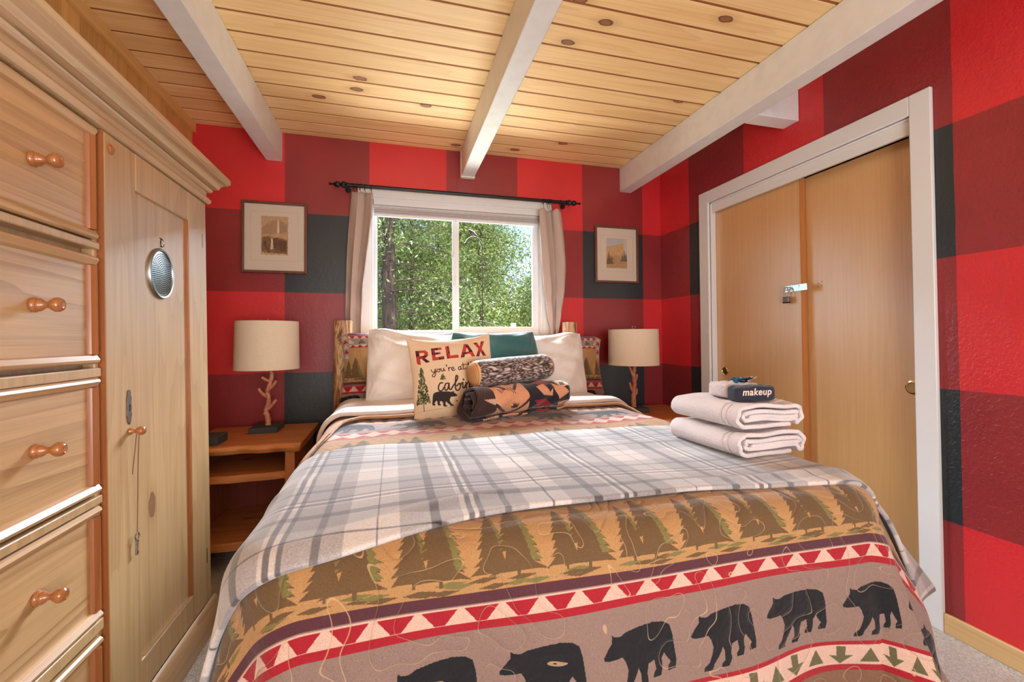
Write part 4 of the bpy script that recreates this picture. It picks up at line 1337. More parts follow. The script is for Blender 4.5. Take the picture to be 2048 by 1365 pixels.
def undul(s, tq):
    return (.006 * np.sin(3.1 * s + 1.2 * tq + .4) * np.sin(2.3 * tq - 1.1 * s) + .004 * np.sin(7.3 * s - 3.1 * tq + 1) * np.sin(5.1 * tq + 2 * s)
            + .002 * np.sin(15 * s + 4 * tq) * np.sin(11 * tq - 3 * s))
def drape(s, tq, h=0.0, flare=.12, seed=0.0, floor=.012, wave=1.0):
    s = np.asarray(s, float); tq = np.asarray(tq, float)
    RC_ = .15; Q = RC_ - RR
    dxl = np.maximum(0, CX0 + Q - s); dxr = np.maximum(0, s - (CX1 - Q))
    dx = dxl + dxr; sg = np.where(dxr > 0, 1.0, -1.0)
    dy = np.maximum(0, CYF + Q - tq)
    r = np.hypot(dx, dy) + 1e-9
    ux, uy = dx / r * sg, dy / r
    R = RR + h
    arc = PI / 2 * R
    cr = (2 * dx * dy / (r * r))          # 1 at the corner diagonal
    # perimeter coordinate along the hem
    per = s - tq * .6 * sg
    fl = flare * (1 + .1 * np.where(dxr > 0, 1.0, .1) * (np.abs(ux) > .02)) + np.clip(cr * 1.6, 0, 1) * np.where(dxr > 0, .24, .04) * np.exp(-np.maximum(0, tq - CYF) * 3)
    e = np.maximum(0, r - Q); qq = np.minimum(r, Q)
    dwn = np.maximum(0, e - arc)
    wv = wave * np.minimum(dwn, .5) * (.05 * np.sin(per * 9 + seed) + .035 * np.sin(per * 17 + seed * 2 + 1.3) + .10 * cr * np.sin(np.arctan2(dx, dy + 1e-9) * 7 + seed))
    th = np.minimum(e, arc) / R
    out = R * np.sin(th) + dwn * fl + wv
    down = R * (1 - np.cos(th)) + dwn * np.sqrt(np.maximum(.3, 1 - fl * fl))
    und = undul(s, tq) * np.exp(-dwn * 8)
    z = ZT + h - down + und
    ex = np.maximum(0, floor - z)
    z = np.maximum(z, floor + h * .5)
    out = out + ex * .8
    cx = np.clip(s, CX0 + Q, CX1 - Q); cy = np.maximum(tq, CYF + Q)
    return np.stack([cx + ux * (out + qq), cy - uy * (out + qq), z], -1)

# quilt --------------------------------------------------------------
QC = quilt_canvas()
QI = QC.image('bear_quilt_print')
G['quilt'] = cloth_mat('bear_quilt', QI, True)
def axis_pts(segs):
    out = []
    for a, b_, n in segs: out += list(np.linspace(a, b_, n, endpoint=False))
    out.append(segs[-1][1]); return np.array(out)
S = axis_pts([(CX0 - .66, CX0 - .16, 24), (CX0 - .16, CX0, 16), (CX0, CX1, 110), (CX1, CX1 + .16, 16), (CX1 + .16, CX1 + .66, 28)])
T = axis_pts([(CYF - .74, CYF - .16, 44), (CYF - .16, CYF, 20), (CYF, 2.70, 110)])
SS, TT = np.meshgrid(S, T, indexing='ij')
# cut the corner of the hem back so that it hangs level
dxx = np.maximum(0, np.maximum(CX0 - SS, SS - CX1)); dyy = np.maximum(0, CYF - TT)
P = drape(SS, TT, 0.0, .07, .6)
UV = np.stack([(SS - QC.x0) / (QC.x1 - QC.x0), (TT - QC.y0) / (QC.y1 - QC.y0)], -1)
b = B(); b.grid(P, uv=UV)
o = b.build('quilt', G['quilt'], smooth=180, solid=.008, solid_off=-1, at=(.475, .9, .02))
tag(o, 'bear and pine tree quilt hanging over the foot of the bed', 'quilt')

# sheets folded back at the head --------------------------------------
def patch(name, mat_, s0, s1, tf, tr_, h, n=(110, 40), thick=.02, label=None, cat=None, flare=.07, wave=1.0, extra=None, sub=0, uvf=None, seed=.6, rim=0.0):
    p = np.linspace(0, 1, n[0]); q = np.linspace(0, 1, n[1])
    s = s0 + (s1 - s0) * p
    tfv = np.interp(s, [k[0] for k in tf], [k[1] for k in tf]); trv = np.interp(s, [k[0] for k in tr_], [k[1] for k in tr_])
    SS = np.repeat(s[:, None], n[1], 1)
    qq = q[None, :] ** 1.0
    TT = tfv[:, None] + (trv - tfv)[:, None] * qq
    P = drape(SS, TT, h, flare, seed, wave=wave)
    if extra is not None: P[..., 2] += extra(SS, TT, qq)
    b = B()
    b.grid(P, uv=uvf(SS, TT) if uvf else None)
    o = b.build(name, mat_, smooth=180, solid=thick, solid_off=-1, subsurf=sub, at=(.475, 2.2, .3))
    if label: tag(o, label, cat)
    return o
def puff(a, wd, hh):
    return lambda S_, T_, q: hh * np.clip(1 - ((q - a) / wd) ** 2, 0, 1)
patch('tan_sheet', G['sheettan'], CX0 - .50, CX1 + .42, [(-.75, 1.50), (-.30, 1.52), (-.255, 1.75), (-.22, 2.02), (-.14, 2.125), (.3, 2.125), (1.0, 2.14), (1.18, 2.13), (1.26, 1.98), (1.6, 1.9)],
      [(-1, 2.72), (2, 2.72)], .013, thick=.011, label='tan underside of the folded sheet showing down the left edge of the bed', cat='sheet', extra=lambda S_, T_, q: .012 * np.exp(-((q - .02) / .04) ** 2))
patch('white_sheet', G['sheetwhite'], CX0 - .24, CX1 + .24, [(-.6, 2.10), (-.30, 2.10), (-.2, 2.14), (-.1, 2.165), (.3, 2.16), (1.0, 2.175), (1.16, 2.17), (1.5, 2.14)],
      [(-1, 2.74), (2, 2.74)], .034, n=(110, 46), thick=.018, label='white top sheet folded back in front of the pillows', cat='sheet', extra=lambda S_, T_, q: .012 * np.exp(-((q - .12) / .16) ** 2) + .003 * np.sin(T_ * 40 + 6 * S_))

# plaid throw ---------------------------------------------------------
PP = .368
def stripes(u, o0):
    a = np.mod(u - o0, PP)
    v = np.zeros_like(a)                     # darkness
    v += .32 * ((a > .30) | (a < .055)) + .34 * ((a > .095) & (a < .20))
    for c_, w_, s_ in ((.0, .021, .98), (.072, .012, .92), (.094, .010, .88), (.153, .015, .85), (.257, .004, .9)):
        d = np.minimum(np.abs(a - c_), PP - np.abs(a - c_))
        v = np.maximum(v, s_ * (d < w_ / 2))
    return v
BLX = Canvas(-1.0, 2.0, .2, 2.0, 420, (255, 255, 255))
xs = BLX.x0 + (np.arange(BLX.w) + .5) / BLX.p; ys = BLX.y0 + (np.arange(BLX.h) + .5) / BLX.p
va = stripes(xs, .081)[None, :]; vb = stripes(ys, .975)[:, None]
f = .60 * va + .46 * vb
f = np.clip(f, 0, 1)
c0 = np.array((208, 200, 196.)) / 255; c1 = np.array((132, 127, 130.)) / 255; c2 = np.array((58, 50, 52.)) / 255
g = np.clip(f / .45, 0, 1)[..., None]; g2 = np.clip((f - .45) / .5, 0, 1)[..., None]
BLX.a[:] = (c0 + (c1 - c0) * g) * (1 - g2) + c2 * g2
G['throw'] = cloth_mat('plaid_fleece', BLX.image('plaid_throw_print'), False, .95, .5, 320)
mt = G['throw']
bt = lambda S_, T_: np.stack([(S_ - BLX.x0 + .0 * T_) / (BLX.x1 - BLX.x0), (T_ - BLX.y0) / (BLX.y1 - BLX.y0)], -1)
n = (170, 70)
s0, s1 = CX0 - .62, CX1 + .47
p = np.linspace(0, 1, n[0]); q = np.linspace(0, 1, n[1])
s = s0 + (s1 - s0) * p
tfk = [(-.9, .815), (-.45, .81), (-.30, .80), (-.22, .80), (-.12, .806), (0, .838), (.2, .893), (.5, .912), (.85, .902), (1.0, .885), (1.12, .862), (1.22, .845), (1.4, .84), (1.75, .86)]
trk = [(-.9, 1.42), (-.3, 1.45), (-.2, 1.53), (0, 1.575), (.19, 1.59), (.53, 1.615), (.85, 1.60), (1.1, 1.56), (1.3, 1.50), (1.8, 1.45)]
tfv = np.interp(s, *zip(*tfk)); trv = np.interp(s, *zip(*trk))
for _ in range(6):
    tfv = np.convolve(np.pad(tfv, 2, mode='edge'), np.ones(5) / 5, mode='valid'); trv = np.convolve(np.pad(trv, 2, mode='edge'), np.ones(5) / 5, mode='valid')
SSb = np.repeat(s[:, None], n[1], 1); TTb = tfv[:, None] + (trv - tfv)[:, None] * q[None, :]
# soft folds
h = .015 + .004 * np.sin(SSb * 5 + TTb * 6) + .005 * np.exp(-((TTb - tfv[:, None] - .07 - .02 * np.sin(SSb * 6)) / .022) ** 2) * (1 + np.sin(SSb * 7 + 1))
h += .004 * np.exp(-((TTb - 1.24 - .12 * SSb) / .03) ** 2)
base = drape(SSb, TTb, .015, .07, .6)
# push out along the surface normal
du = np.gradient(base, axis=0); dv = np.gradient(base, axis=1)
nn = np.cross(du, dv); nn /= np.linalg.norm(nn, axis=-1, keepdims=True) + 1e-9
nn *= np.where(nn[..., 2:3] < -.2, -1, 1)
base = base + nn * (h - .015)[..., None]
# the throw is pressed flat under the towels
pr_ = np.clip(1 - np.maximum(np.abs(SSb - 1.11) / .15, np.abs(TTb - 1.24) / .19) ** 8, 0, 1) * (SSb < 1.26)
base[..., 2] = base[..., 2] * (1 - pr_) + np.minimum(base[..., 2], ZT + .0105) * pr_
# hanging right end kicks away from the bed
hang = np.maximum(0, SSb - CX1 - .10)
base[..., 0] += .012 * (hang > 0) * np.minimum(1, hang * 20) + hang * .55 * (1 + .6 * np.sin(TTb * 14))
b = B(); b.grid(base, uv=bt(SSb, TTb))
o = b.build('plaid_throw', mt, smooth=180, solid=.013, solid_off=-1, subsurf=1, at=(.5, 1.2, .4))
tag(o, 'grey and cream plaid fleece throw laid across the bed', 'blanket')

# ================================================================== PILLOWS
def frame_of(origin, yaw, tilt, roll=0.0):
    # pillow local: x width, z height, y = front normal (towards -y when yaw=0)
    return Matrix.Translation(origin) @ Euler((0, 0, yaw)).to_matrix().to_4x4() @ Euler((tilt, 0, 0)).to_matrix().to_4x4() @ Euler((0, roll, 0)).to_matrix().to_4x4()
def pillow(name, label, mat_, w, h, th, M, seed=0, pinch=.07, n=44, fl=0.0, wr=.006, pw=.55, uv=True, group=None, corner=None, sag=0.0, squash=1.0, rnd=0.0):
    r = np.random.RandomState(seed)
    u = np.sin(np.linspace(-1, 1, n) * PI / 2); v = np.sin(np.linspace(-1, 1, n) * PI / 2)
    U, V = np.meshgrid(u, v, indexing='ij')
    x = w / 2 * U * (1 - pinch * (1 - V ** 2) * np.abs(U) ** 2); z = h / 2 * V * (1 - pinch * (1 - U ** 2) * np.abs(V) ** 2)
    if rnd:
        k_ = 1 - rnd * (U * V) ** 2
        x = x * k_; z = z * k_
    body = ((1 - np.abs(U) ** 2.2) * (1 - np.abs(V) ** 2.2)).clip(0) ** pw
    ph = r.uniform(0, 6, 8)
    wrk = wr * (np.sin(5 * U + 3 * V + ph[0]) * np.sin(4 * V - 2 * U + ph[1]) + .5 * np.sin(11 * U - 6 * V + ph[2]) + .4 * np.sin(14 * V + 5 * U + ph[3])) * body ** .5
    # creases running in from the corners
    for cu, cv_ in ((-1, 1), (1, 1), (-1, -1), (1, -1)):
        d = np.hypot(U - cu, V - cv_); a = np.arctan2(V - cv_, U - cu)
        wrk += wr * .8 * np.sin(a * 22 + ph[4]) * np.exp(-d * 2.6) * body ** .4
    bend = sag * (U ** 2)
    zz = z + (0 if corner is None else corner(U, V))
    low = np.clip(-V, 0, 1) ** 2
    F = np.stack([x, -(th / 2) * body * (1 + .35 * low * squash) - wrk + bend, zz], -1)
    K = np.stack([x, (th / 2) * body * .8 + bend, zz], -1)
    uvf = np.stack([(U + 1) / 2, (V + 1) / 2], -1)
    b = B()
    Mx = np.array(M)
    def tr(A): return A @ Mx[:3, :3].T + Mx[:3, 3]
    b.grid(tr(F), uv=uvf); b.grid(tr(K), uv=uvf)
    o = b.build(name, mat_, smooth=180, at=tuple(M.translation))
    import bmesh
    bm = bmesh.new(); bm.from_mesh(o.data); bmesh.ops.remove_doubles(bm, verts=bm.verts, dist=1e-5); bmesh.ops.recalc_face_normals(bm, faces=bm.faces); bm.to_mesh(o.data); bm.free()
    for p_ in o.data.polygons: p_.use_smooth = True
    tag(o, label, 'pillow', group)
    return o
# sham print: bears, red, triangles, purple, trees, triangles, arrows
sc = Canvas(0, .80, 0, .46, 900, TAUPE)
bear_band(sc, 0, .8, 0, .07, base=-.03, per=.20, w=.14, h=.09)
sc.rect(0, .8, .070, .082, RED); tri_band(sc, 0, .8, .082, .118, down=True); sc.rect(0, .8, .116, .121, RED); sc.rect(0, .8, .126, .142, PUR)
tree_band(sc, 0, .8, .154, .14, .36, per=.145, seed=5)
tri_band(sc, 0, .8, .36, .375, per=.045, down=False); sc.rect(0, .8, .357, .361, RED)
sc.rect(0, .8, .375, .42, (150, 130, 120)); 
for k in range(12): sc.poly([(.03 + k * .07, .38), (.08 + k * .07, .385), (.05 + k * .07, .415)], GRN if k % 2 else CREAM)
tri_band(sc, 0, .8, .42, .44, per=.045); sc.rect(0, .8, .44, .46, (120, 70, 80))
# outer flange of each end carries its own triangle strip
for xa in (.0, .755):
    sc.rect(xa, xa + .045, .28, .46, (164, 140, 128))
    for k in range(5): sc.poly([(xa + .005, .29 + k * .034), (xa + .04, .29 + k * .034), (xa + .022, .318 + k * .034)], RED if k % 2 else CREAM)
SHI = sc.image('sham_print')
G['sham'] = cloth_mat('bear_sham', SHI, True, faint=.3)
def droop(U, V):
    return -.03 * np.clip(np.abs(U) - .86, 0, 1) / .14 * (V > .3) * (V ** 2)
pillow('pillow_sham', 'bear print pillow sham against the left bedpost', G['sham'], .80, .44, .15, frame_of((.09, 2.770, .975), 0, -.16), 1, corner=droop, group='quilted bear print shams')
pillow('pillow_sham', 'bear print pillow sham nearest the right lamp', G['sham'], .80, .44, .15, frame_of((1.000, 2.765, .950), -.04, -.18), 2, corner=droop, group='quilted bear print shams')
pillow('white_pillow', 'plump white pillow behind the lettered cushion', G['whitecotton'], .69, .43, .17, frame_of((.183, 2.615, .985), .02, -.24, .03), 3, pinch=.05, wr=.017, rnd=.05, corner=lambda U, V: .022 * (V > 0) * V ** 3 * np.exp(-((U + .75) / .3) ** 2) - .012 * (V > 0) * V ** 3 * np.exp(-((U - .2) / .4) ** 2))
pillow('white_pillow', 'plump white pillow at the right of the bed', G['whitecotton'], .66, .41, .17, frame_of((.872, 2.605, .972), -.02, -.24, -.02), 4, pinch=.05, wr=.017, rnd=.05, corner=lambda U, V: .020 * (V > 0) * V ** 3 * np.exp(-((U - .7) / .3) ** 2))
pillow('teal_cushion', 'teal velvet cushion in front of the white pillows', G['teal'], .54, .40, .15, frame_of((.560, 2.435, .985), -.04, -.20, 0), 6, pinch=.02, wr=.008, rnd=.13, corner=lambda U, V: .030 * (np.abs(U) ** 1.5) * (V > 0) * V)

# ---- lettered cushion print (coordinates traced at the cushion's scale, 0..1)
RC = Canvas(0, 1, 0, 1, 900, (232, 206, 176))
def rc(pts): return [((x - 95) / 960.0, (1195 - y) / 935.0) for x, y in pts]
def chk(Xa, Ya):
    a = (np.floor(Xa * 26) % 2); c = (np.floor(Ya * 26) % 2); s_ = a + c
    out = np.empty((len(Xa), 3), dtype=np.float32)
    out[:] = np.array((176, 44, 44)) / 255.
    out[s_ == 1] = np.array((104, 36, 42)) / 255.
    out[s_ == 0] = np.array((48, 34, 44)) / 255.
    big = (np.floor(Xa * 9) + np.floor(Ya * 9)) % 2 == 0
    out[big] = np.array((196, 66, 58)) / 255.
    return out
def bigpoly(pts): RC.poly(rc(pts), chk)
bigpoly([(165, 400), (205, 400), (205, 560), (165, 520)]); bigpoly([(205, 400), (275, 402), (300, 430), (298, 470), (270, 495), (205, 500), (205, 470), (250, 466), (262, 445), (250, 430), (205, 430)])
bigpoly([(165, 500), (205, 500), (205, 565), (180, 565), (165, 545)]); bigpoly([(215, 495), (250, 490), (312, 545), (270, 555)])
bigpoly([(340, 385), (455, 375), (458, 405), (380, 412), (380, 440), (440, 436), (440, 462), (380, 466), (380, 498), (472, 492), (472, 530), (340, 535)])
bigpoly([(500, 370), (540, 366), (540, 495), (630, 490), (630, 528), (500, 530)])
bigpoly([(652, 528), (715, 355), (760, 352), (825, 524), (782, 526), (770, 490), (708, 492), (695, 527)]); RC.poly(rc([(720, 462), (760, 460), (740, 402)]), (232, 206, 176))
bigpoly([(830, 345), (878, 342), (905, 400), (930, 338), (975, 336), (928, 430), (975, 520), (930, 522), (904, 465), (880, 524), (838, 526), (880, 432)])
INK = (74, 52, 48)
def pen(pts, w_=.010): RC.stroke([(p_.x, p_.y) for p_ in smooth_path([(a, c, 0) for a, c in rc(pts)], 6)], w_, INK)
pen([(312, 640), (325, 668), (345, 668), (360, 632)]); pen([(360, 632), (356, 690), (336, 724), (318, 708), (345, 680), (372, 662)])
pen([(400, 640), (382, 640), (378, 664), (394, 674), (408, 658), (400, 640), (415, 640)])
pen([(422, 634), (424, 664), (440, 668), (452, 636)]); pen([(452, 636), (454, 664), (466, 662)]); pen([(485, 600), (483, 616)], .012)
pen([(502, 632), (506, 672)]); pen([(504, 655), (516, 636), (530, 636)]); pen([(540, 656), (562, 648), (556, 632), (540, 640), (540, 664), (556, 672), (576, 660)])
pen([(636, 632), (616, 640), (614, 664), (630, 668), (640, 640)]); pen([(640, 632), (642, 664), (654, 662)]); pen([(668, 596), (666, 660), (680, 668), (694, 656)]); pen([(650, 620), (694, 614)])
pen([(728, 592), (726, 655), (738, 664), (750, 650)]); pen([(708, 618), (780, 608)]); pen([(762, 586), (760, 664)]); pen([(762, 640), (776, 626), (784, 640), (784, 664)])
pen([(800, 650), (820, 642), (814, 628), (800, 636), (800, 658), (816, 666), (832, 656)])
W2 = .016
pen([(420, 800), (395, 800), (372, 840), (378, 880), (410, 880), (432, 850)], W2)
pen([(486, 812), (456, 812), (440, 850), (448, 884), (470, 872), (488, 818)], W2); pen([(490, 812), (488, 872), (506, 880), (520, 858)], W2)
pen([(520, 860), (580, 780), (590, 740), (574, 740), (556, 820), (556, 890), (580, 900), (606, 866), (600, 826), (570, 850)], W2)
pen([(606, 850), (636, 820), (632, 872), (648, 880), (664, 850)], W2); pen([(648, 784), (650, 790)], .02)
pen([(672, 822), (672, 884)], W2); pen([(674, 850), (704, 816), (716, 830), (712, 876), (730, 880), (770, 846)], W2)
def lush(cx, base, h_, w_, seed):
    r = random.Random(seed)
    x0, y0 = rc([(cx, base)])[0]
    RC.stroke([(x0, y0), (x0, y0 + h_ * .5)], w_ * .05, (96, 66, 50))
    for k in range(int(260 * w_ * h_ * 10) + 60):
        f_ = r.random() ** .7
        yy_ = y0 + h_ * (.18 + .82 * (1 - f_)); ww_ = w_ / 2 * (f_ ** .8)
        x_ = x0 + r.uniform(-ww_, ww_)
        RC.stroke([(x_, yy_), (x_ + r.uniform(-.012, .012), yy_ - .012)], .012 if w_ > .1 else .006, r.choice(((52, 70, 44), (78, 96, 52), (104, 112, 70), (40, 56, 44), (150, 144, 104))))
lush(200, 1085, .52, .155, 1); lush(668, 1080, .21, .09, 2); lush(430, 770, .08, .05, 3); lush(752, 790, .17, .07, 4); lush(980, 1080, .5, .15, 5)
RC.stroke(rc([(125, 1085), (1040, 1078)]), .003, (150, 130, 110))
def rbear(x0, x1, base, top, flip):
    a = rc([(x0, base)])[0]; c = rc([(x1, top)])[0]
    bear(RC, a[0], a[1], c[0] - a[0], c[1] - a[1], (58, 48, 46), flip)
rbear(292, 565, 1070, 890, True); rbear(710, 960, 1070, 890, False)
RC.poly(rc([(540, 1005), (566, 1012), (562, 1026), (545, 1026)]), (150, 116, 96))
G['relax'] = cloth_mat('lettered_canvas', RC.image('relax_cushion_print'), False, .85, .1, 600)
pillow('lettered_cushion', 'cream cushion lettered RELAX with pine trees and bears', G['relax'], .43, .41, .12, frame_of((.292, 2.190, .955), .05, -.27, -.06), 8, pinch=.055, wr=.005, corner=lambda U, V: .014 * (U ** 4) * (V > 0) * V ** 4)

# log cushion ---------------------------------------------------------
def cyl_obj(p0, p1, r, nu, nv, fn, rim=.02):
    p0, p1 = Vector(p0), Vector(p1); ax = (p1 - p0).normalized(); L = (p1 - p0).length
    return p0, p1, ax, L
p0, p1 = Vector((.372, 2.045, .980)), Vector((.780, 2.190, .998))
ax = (p1 - p0).normalized(); L = (p1 - p0).length; mid = (p0 + p1) / 2
tl = thing('log_cushion', 'bolster cushion printed like a bark covered log', 'pillow', tuple(mid))
tl.rotation_euler = ax.to_track_quat('X', 'Z').to_euler()
def localtube(prof, n=40, noise=0.0, seed=0, flat=1.0):
    r = np.random.RandomState(seed); ph = r.uniform(0, 6, 5)
    vs = []; fs = []
    for i, (rr, xx) in enumerate(prof):
        for k in range(n):
            a = 2 * PI * k / n
            q_ = rr * (1 + noise * (math.sin(3 * a + ph[0] + xx * 9) + .6 * math.sin(5 * a - xx * 14 + ph[1]) + .6 * math.sin(xx * 22 + ph[2])))
            vs.append((xx, q_ * math.cos(a), q_ * math.sin(a) * flat))
    for i in range(len(prof) - 1):
        for k in range(n):
            fs.append((i * n + k, i * n + (k + 1) % n, (i + 1) * n + (k + 1) % n, (i + 1) * n + k))
    return vs, fs
ORG[tl.name] = (0, 0, 0)
rb_ = .070
prof = [(rb_ * .90, -L / 2 + .000), (rb_ * .985, -L / 2 + .012)] + [(rb_, -L / 2 + .03 + k / 20 * (L - .06)) for k in range(21)] + [(rb_ * .985, L / 2 - .012), (rb_ * .9, L / 2)]
b = B(); b.add(*localtube(prof, 40, .018, 2, .95)); b.build('bark_cover', G['bark'], parent=tl, smooth=180)
for sgn in (-1, 1):
    b = B(); pr = [(rb_ * .90, sgn * (L / 2)), (rb_ * .82, sgn * (L / 2 + .012)), (rb_ * .5, sgn * (L / 2 + .020)), (.001, sgn * (L / 2 + .022))]
    b.add(*localtube(pr, 40, .01, 2, .95)); b.build('log_end', G['logend'], parent=tl, smooth=180)

# rolled patchwork quilt ----------------------------------------------
TC = Canvas(0, .62, 0, .50, 800, (206, 150, 112))
rs = random.Random(12)
NV, RD, TN, BR = (34, 32, 46), (164, 28, 44), (222, 164, 124), (64, 42, 40)
for (x0_, x1_, y0_, y1_, c) in ((0, .10, 0, .5, BR), (.10, .30, .0, .5, TN), (.30, .62, .0, .5, NV)): TC.rect(x0_, x1_, y0_, y1_, c)
for k in range(9):
    yb_ = k * .11
    for j in range(8): TC.stroke([(.04 + j * .012, yb_), (.14 + j * .012, yb_ + .05)], .005, (214, 180, 156))
for k in range(6):
    y_0 = k * .13 - .05
    TC.poly([(.10, y_0), (.20, y_0 + .10), (.27, y_0 + .03), (.17, y_0 - .05)], TN)
    TC.stroke([(.10, y_0 + .02), (.17, y_0 + .075)], .014, BR); TC.stroke([(.22, y_0 + .085), (.30, y_0 + .01)], .014, BR)
    for j in range(6): TC.stroke([(.13 + j * .014, y_0 + .075), (.15 + j * .014, y_0 + .105)], .004, BR)
    TC.poly([(.33, y_0 + .02), (.41, y_0 + .02), (.47, y_0 + .07), (.40, y_0 + .09)], RD)
    TC.poly([(.36, y_0 - .045), (.42, y_0 - .06), (.44, y_0 - .01), (.47, y_0 - .03), (.46, y_0 + .01), (.39, y_0 + .0)], TN)
    TC.poly([(.47, y_0 - .06), (.54, y_0 - .04), (.57, y_0 - .0), (.50, y_0 + .03)], TN)
    TC.poly([(.50, y_0 + .05), (.58, y_0 + .04), (.62, y_0 + .09), (.54, y_0 + .10)], (222, 170, 130))
    TC.poly([(.545, y_0 + .055), (.575, y_0 + .06), (.56, y_0 + .09), (.535, y_0 + .085)], BR)
    bear(TC, .19, y_0 + .02, .045, .03, BR)
G['patch'] = cloth_mat('patchwork_quilt', TC.image('patchwork_print'), False, .9, .3, 240)
mm = G['patch']
p0, p1 = Vector((.325, 1.935, .856)), Vector((.855, 2.175, .858))
ax = (p1 - p0).normalized(); L = (p1 - p0).length; mid = (p0 + p1) / 2
tl = thing('rolled_quilt', 'rolled patchwork quilt in black red and tan under the log cushion', 'quilt', tuple(mid))
tl.rotation_euler = ax.to_track_quat('X', 'Z').to_euler()
ORG[tl.name] = (0, 0, 0)
# outer spiral sheet: angle a from 0..~5.2pi, radius shrinking
nu, nv = 150, 40
A = np.linspace(0, 6.6 * PI, nu); xx = np.linspace(-L / 2, L / 2, nv)
rad = np.maximum(.008, .086 - .0105 * A / PI)
P = np.zeros((nu, nv, 3)); UVr = np.zeros((nu, nv, 2))
for i in range(nu):
    a = A[i] - 2.2
    for j in range(nv):
        e = .004 * math.sin(xx[j] * 30 + a * 2) + .003 * math.sin(a * 5 + xx[j] * 50)
        r_ = rad[i] + e
        xo = xx[j] + (-.012 * math.sin(A[i] * 1.3) if j == 0 else 0) + .006 * math.sin(A[i] * 3) * (j == 0)
        P[i, j] = (xo, r_ * math.cos(a) * 1.06, r_ * math.sin(a) * .95)
        UVr[i, j] = ((xx[j] + L / 2) / .62, (A[i] * .073 / .50) % 1.0 if False else min(1, A[i] * .066 / .50))
b = B(); b.grid(P, uv=UVr); b.build('rolled_cloth', mm, parent=tl, smooth=180, solid=.007, solid_off=-1)

# ================================================================== TOWELS
def towel(label, org, yaw, wdt, hgt, lng, seed, z_sag=0.0):
    # local: section in x-z, runs along +y from the folded front face
    t = thing('bath_towel', label, 'towel', org, 'folded white bath towels')
    t.rotation_euler = (0, 0, yaw)
    ORG[t.name] = (0, 0, 0)
    r = random.Random(seed)
    th = .013
    def sect():
        W2_, H = wdt, hgt
        pts = []
        # outer loop: bottom right -> left bend -> top -> right bend -> inner layers
        rr = H / 2 - th / 2
        pts.append((W2_ * .80, th * .5)); 
        for x in np.linspace(W2_ * .72, rr, 6): pts.append((x, th * .5))
        for a in np.linspace(-PI / 2, -3 * PI / 2, 11)[1:-1]: pts.append((rr + rr * math.cos(a), H / 2 + rr * math.sin(a)))
        for x in np.linspace(rr, W2_ - rr, 8): pts.append((x, H - th * .5))
        for a in np.linspace(PI / 2, -PI / 2, 11)[1:-1]: pts.append((W2_ - rr + rr * math.cos(a), H / 2 + rr * math.sin(a)))
        r2 = rr - th * 1.35
        for x in np.linspace(W2_ - rr, rr * 1.2, 7): pts.append((x, H / 2 - r2 + .001))
        for a in np.linspace(-PI / 2, -3 * PI / 2, 9)[1:-1]: pts.append((rr * 1.2 + r2 * math.cos(a), H / 2 + r2 * math.sin(a)))
        for x in np.linspace(rr * 1.2, W2_ - rr, 7): pts.append((x, H / 2 + r2 - .001))
        r3_ = r2 * .5
        for a in np.linspace(PI / 2, -PI / 2, 7)[1:-1]: pts.append((W2_ - rr + r2 * .9 * math.cos(a), H / 2 + r2 * math.sin(a) * .55 + r2 * .38))
        for x in np.linspace(W2_ - rr, rr * 1.5, 6): pts.append((x, H / 2 + .001 - .004))
        return pts
    pts = smooth_path([(a, 0, c) for a, c in sect()], 3)
    nu = len(pts)
    ys_ = list(np.linspace(0, .02, 4)) + list(np.linspace(.03, .10, 22)) + list(np.linspace(.11, lng, 16))
    P = np.zeros((nu, len(ys_), 3))
    for i, p_ in enumerate(pts):
        for j, yv in enumerate(ys_):
            band = -.0035 * (math.exp(-((yv - .045) / .004) ** 2) + math.exp(-((yv - .066) / .004) ** 2))
            cx_, cz_ = wdt / 2, hgt / 2
            k_ = 1 + band / .035
            ez = .003 * math.sin(p_.x * 30 + yv * 20 + seed) + .002 * math.sin(yv * 55 + p_.x * 18)
            edge = .004 * math.sin(i * .5 + seed) if j == 0 else 0
            zz_ = cz_ + (p_.z - cz_) * k_
            P[i, j] = (cx_ + (p_.x - cx_) * (1 + band / .12), yv + edge, zz_ + ez * (p_.z > hgt * .3) + z_sag * yv)
    b = B(); b.grid(P)
    b.build('folded_towel', G['towel'], parent=t, smooth=180, solid=th, solid_off=0, subsurf=1)
    # core fill between the folds
    b = B(); b.box(wdt * .2, wdt * .8, .012, lng - .01, hgt * .42, hgt * .5)
    b.build('inner_fold', G['towel'], parent=t, bevel=.004)
    return t
zt0 = ZT + .0105
T1 = towel('lower folded white bath towel at the bottom of the stack', (1.000, 1.085, zt0), .06, .262, .072, .315, 2)
T2 = towel('upper folded white bath towel holding the washcloths', (1.004, 1.095, zt0 + .083), .045, .258, .072, .31, 5)
zt2 = zt0 + .083 + .072 + .005
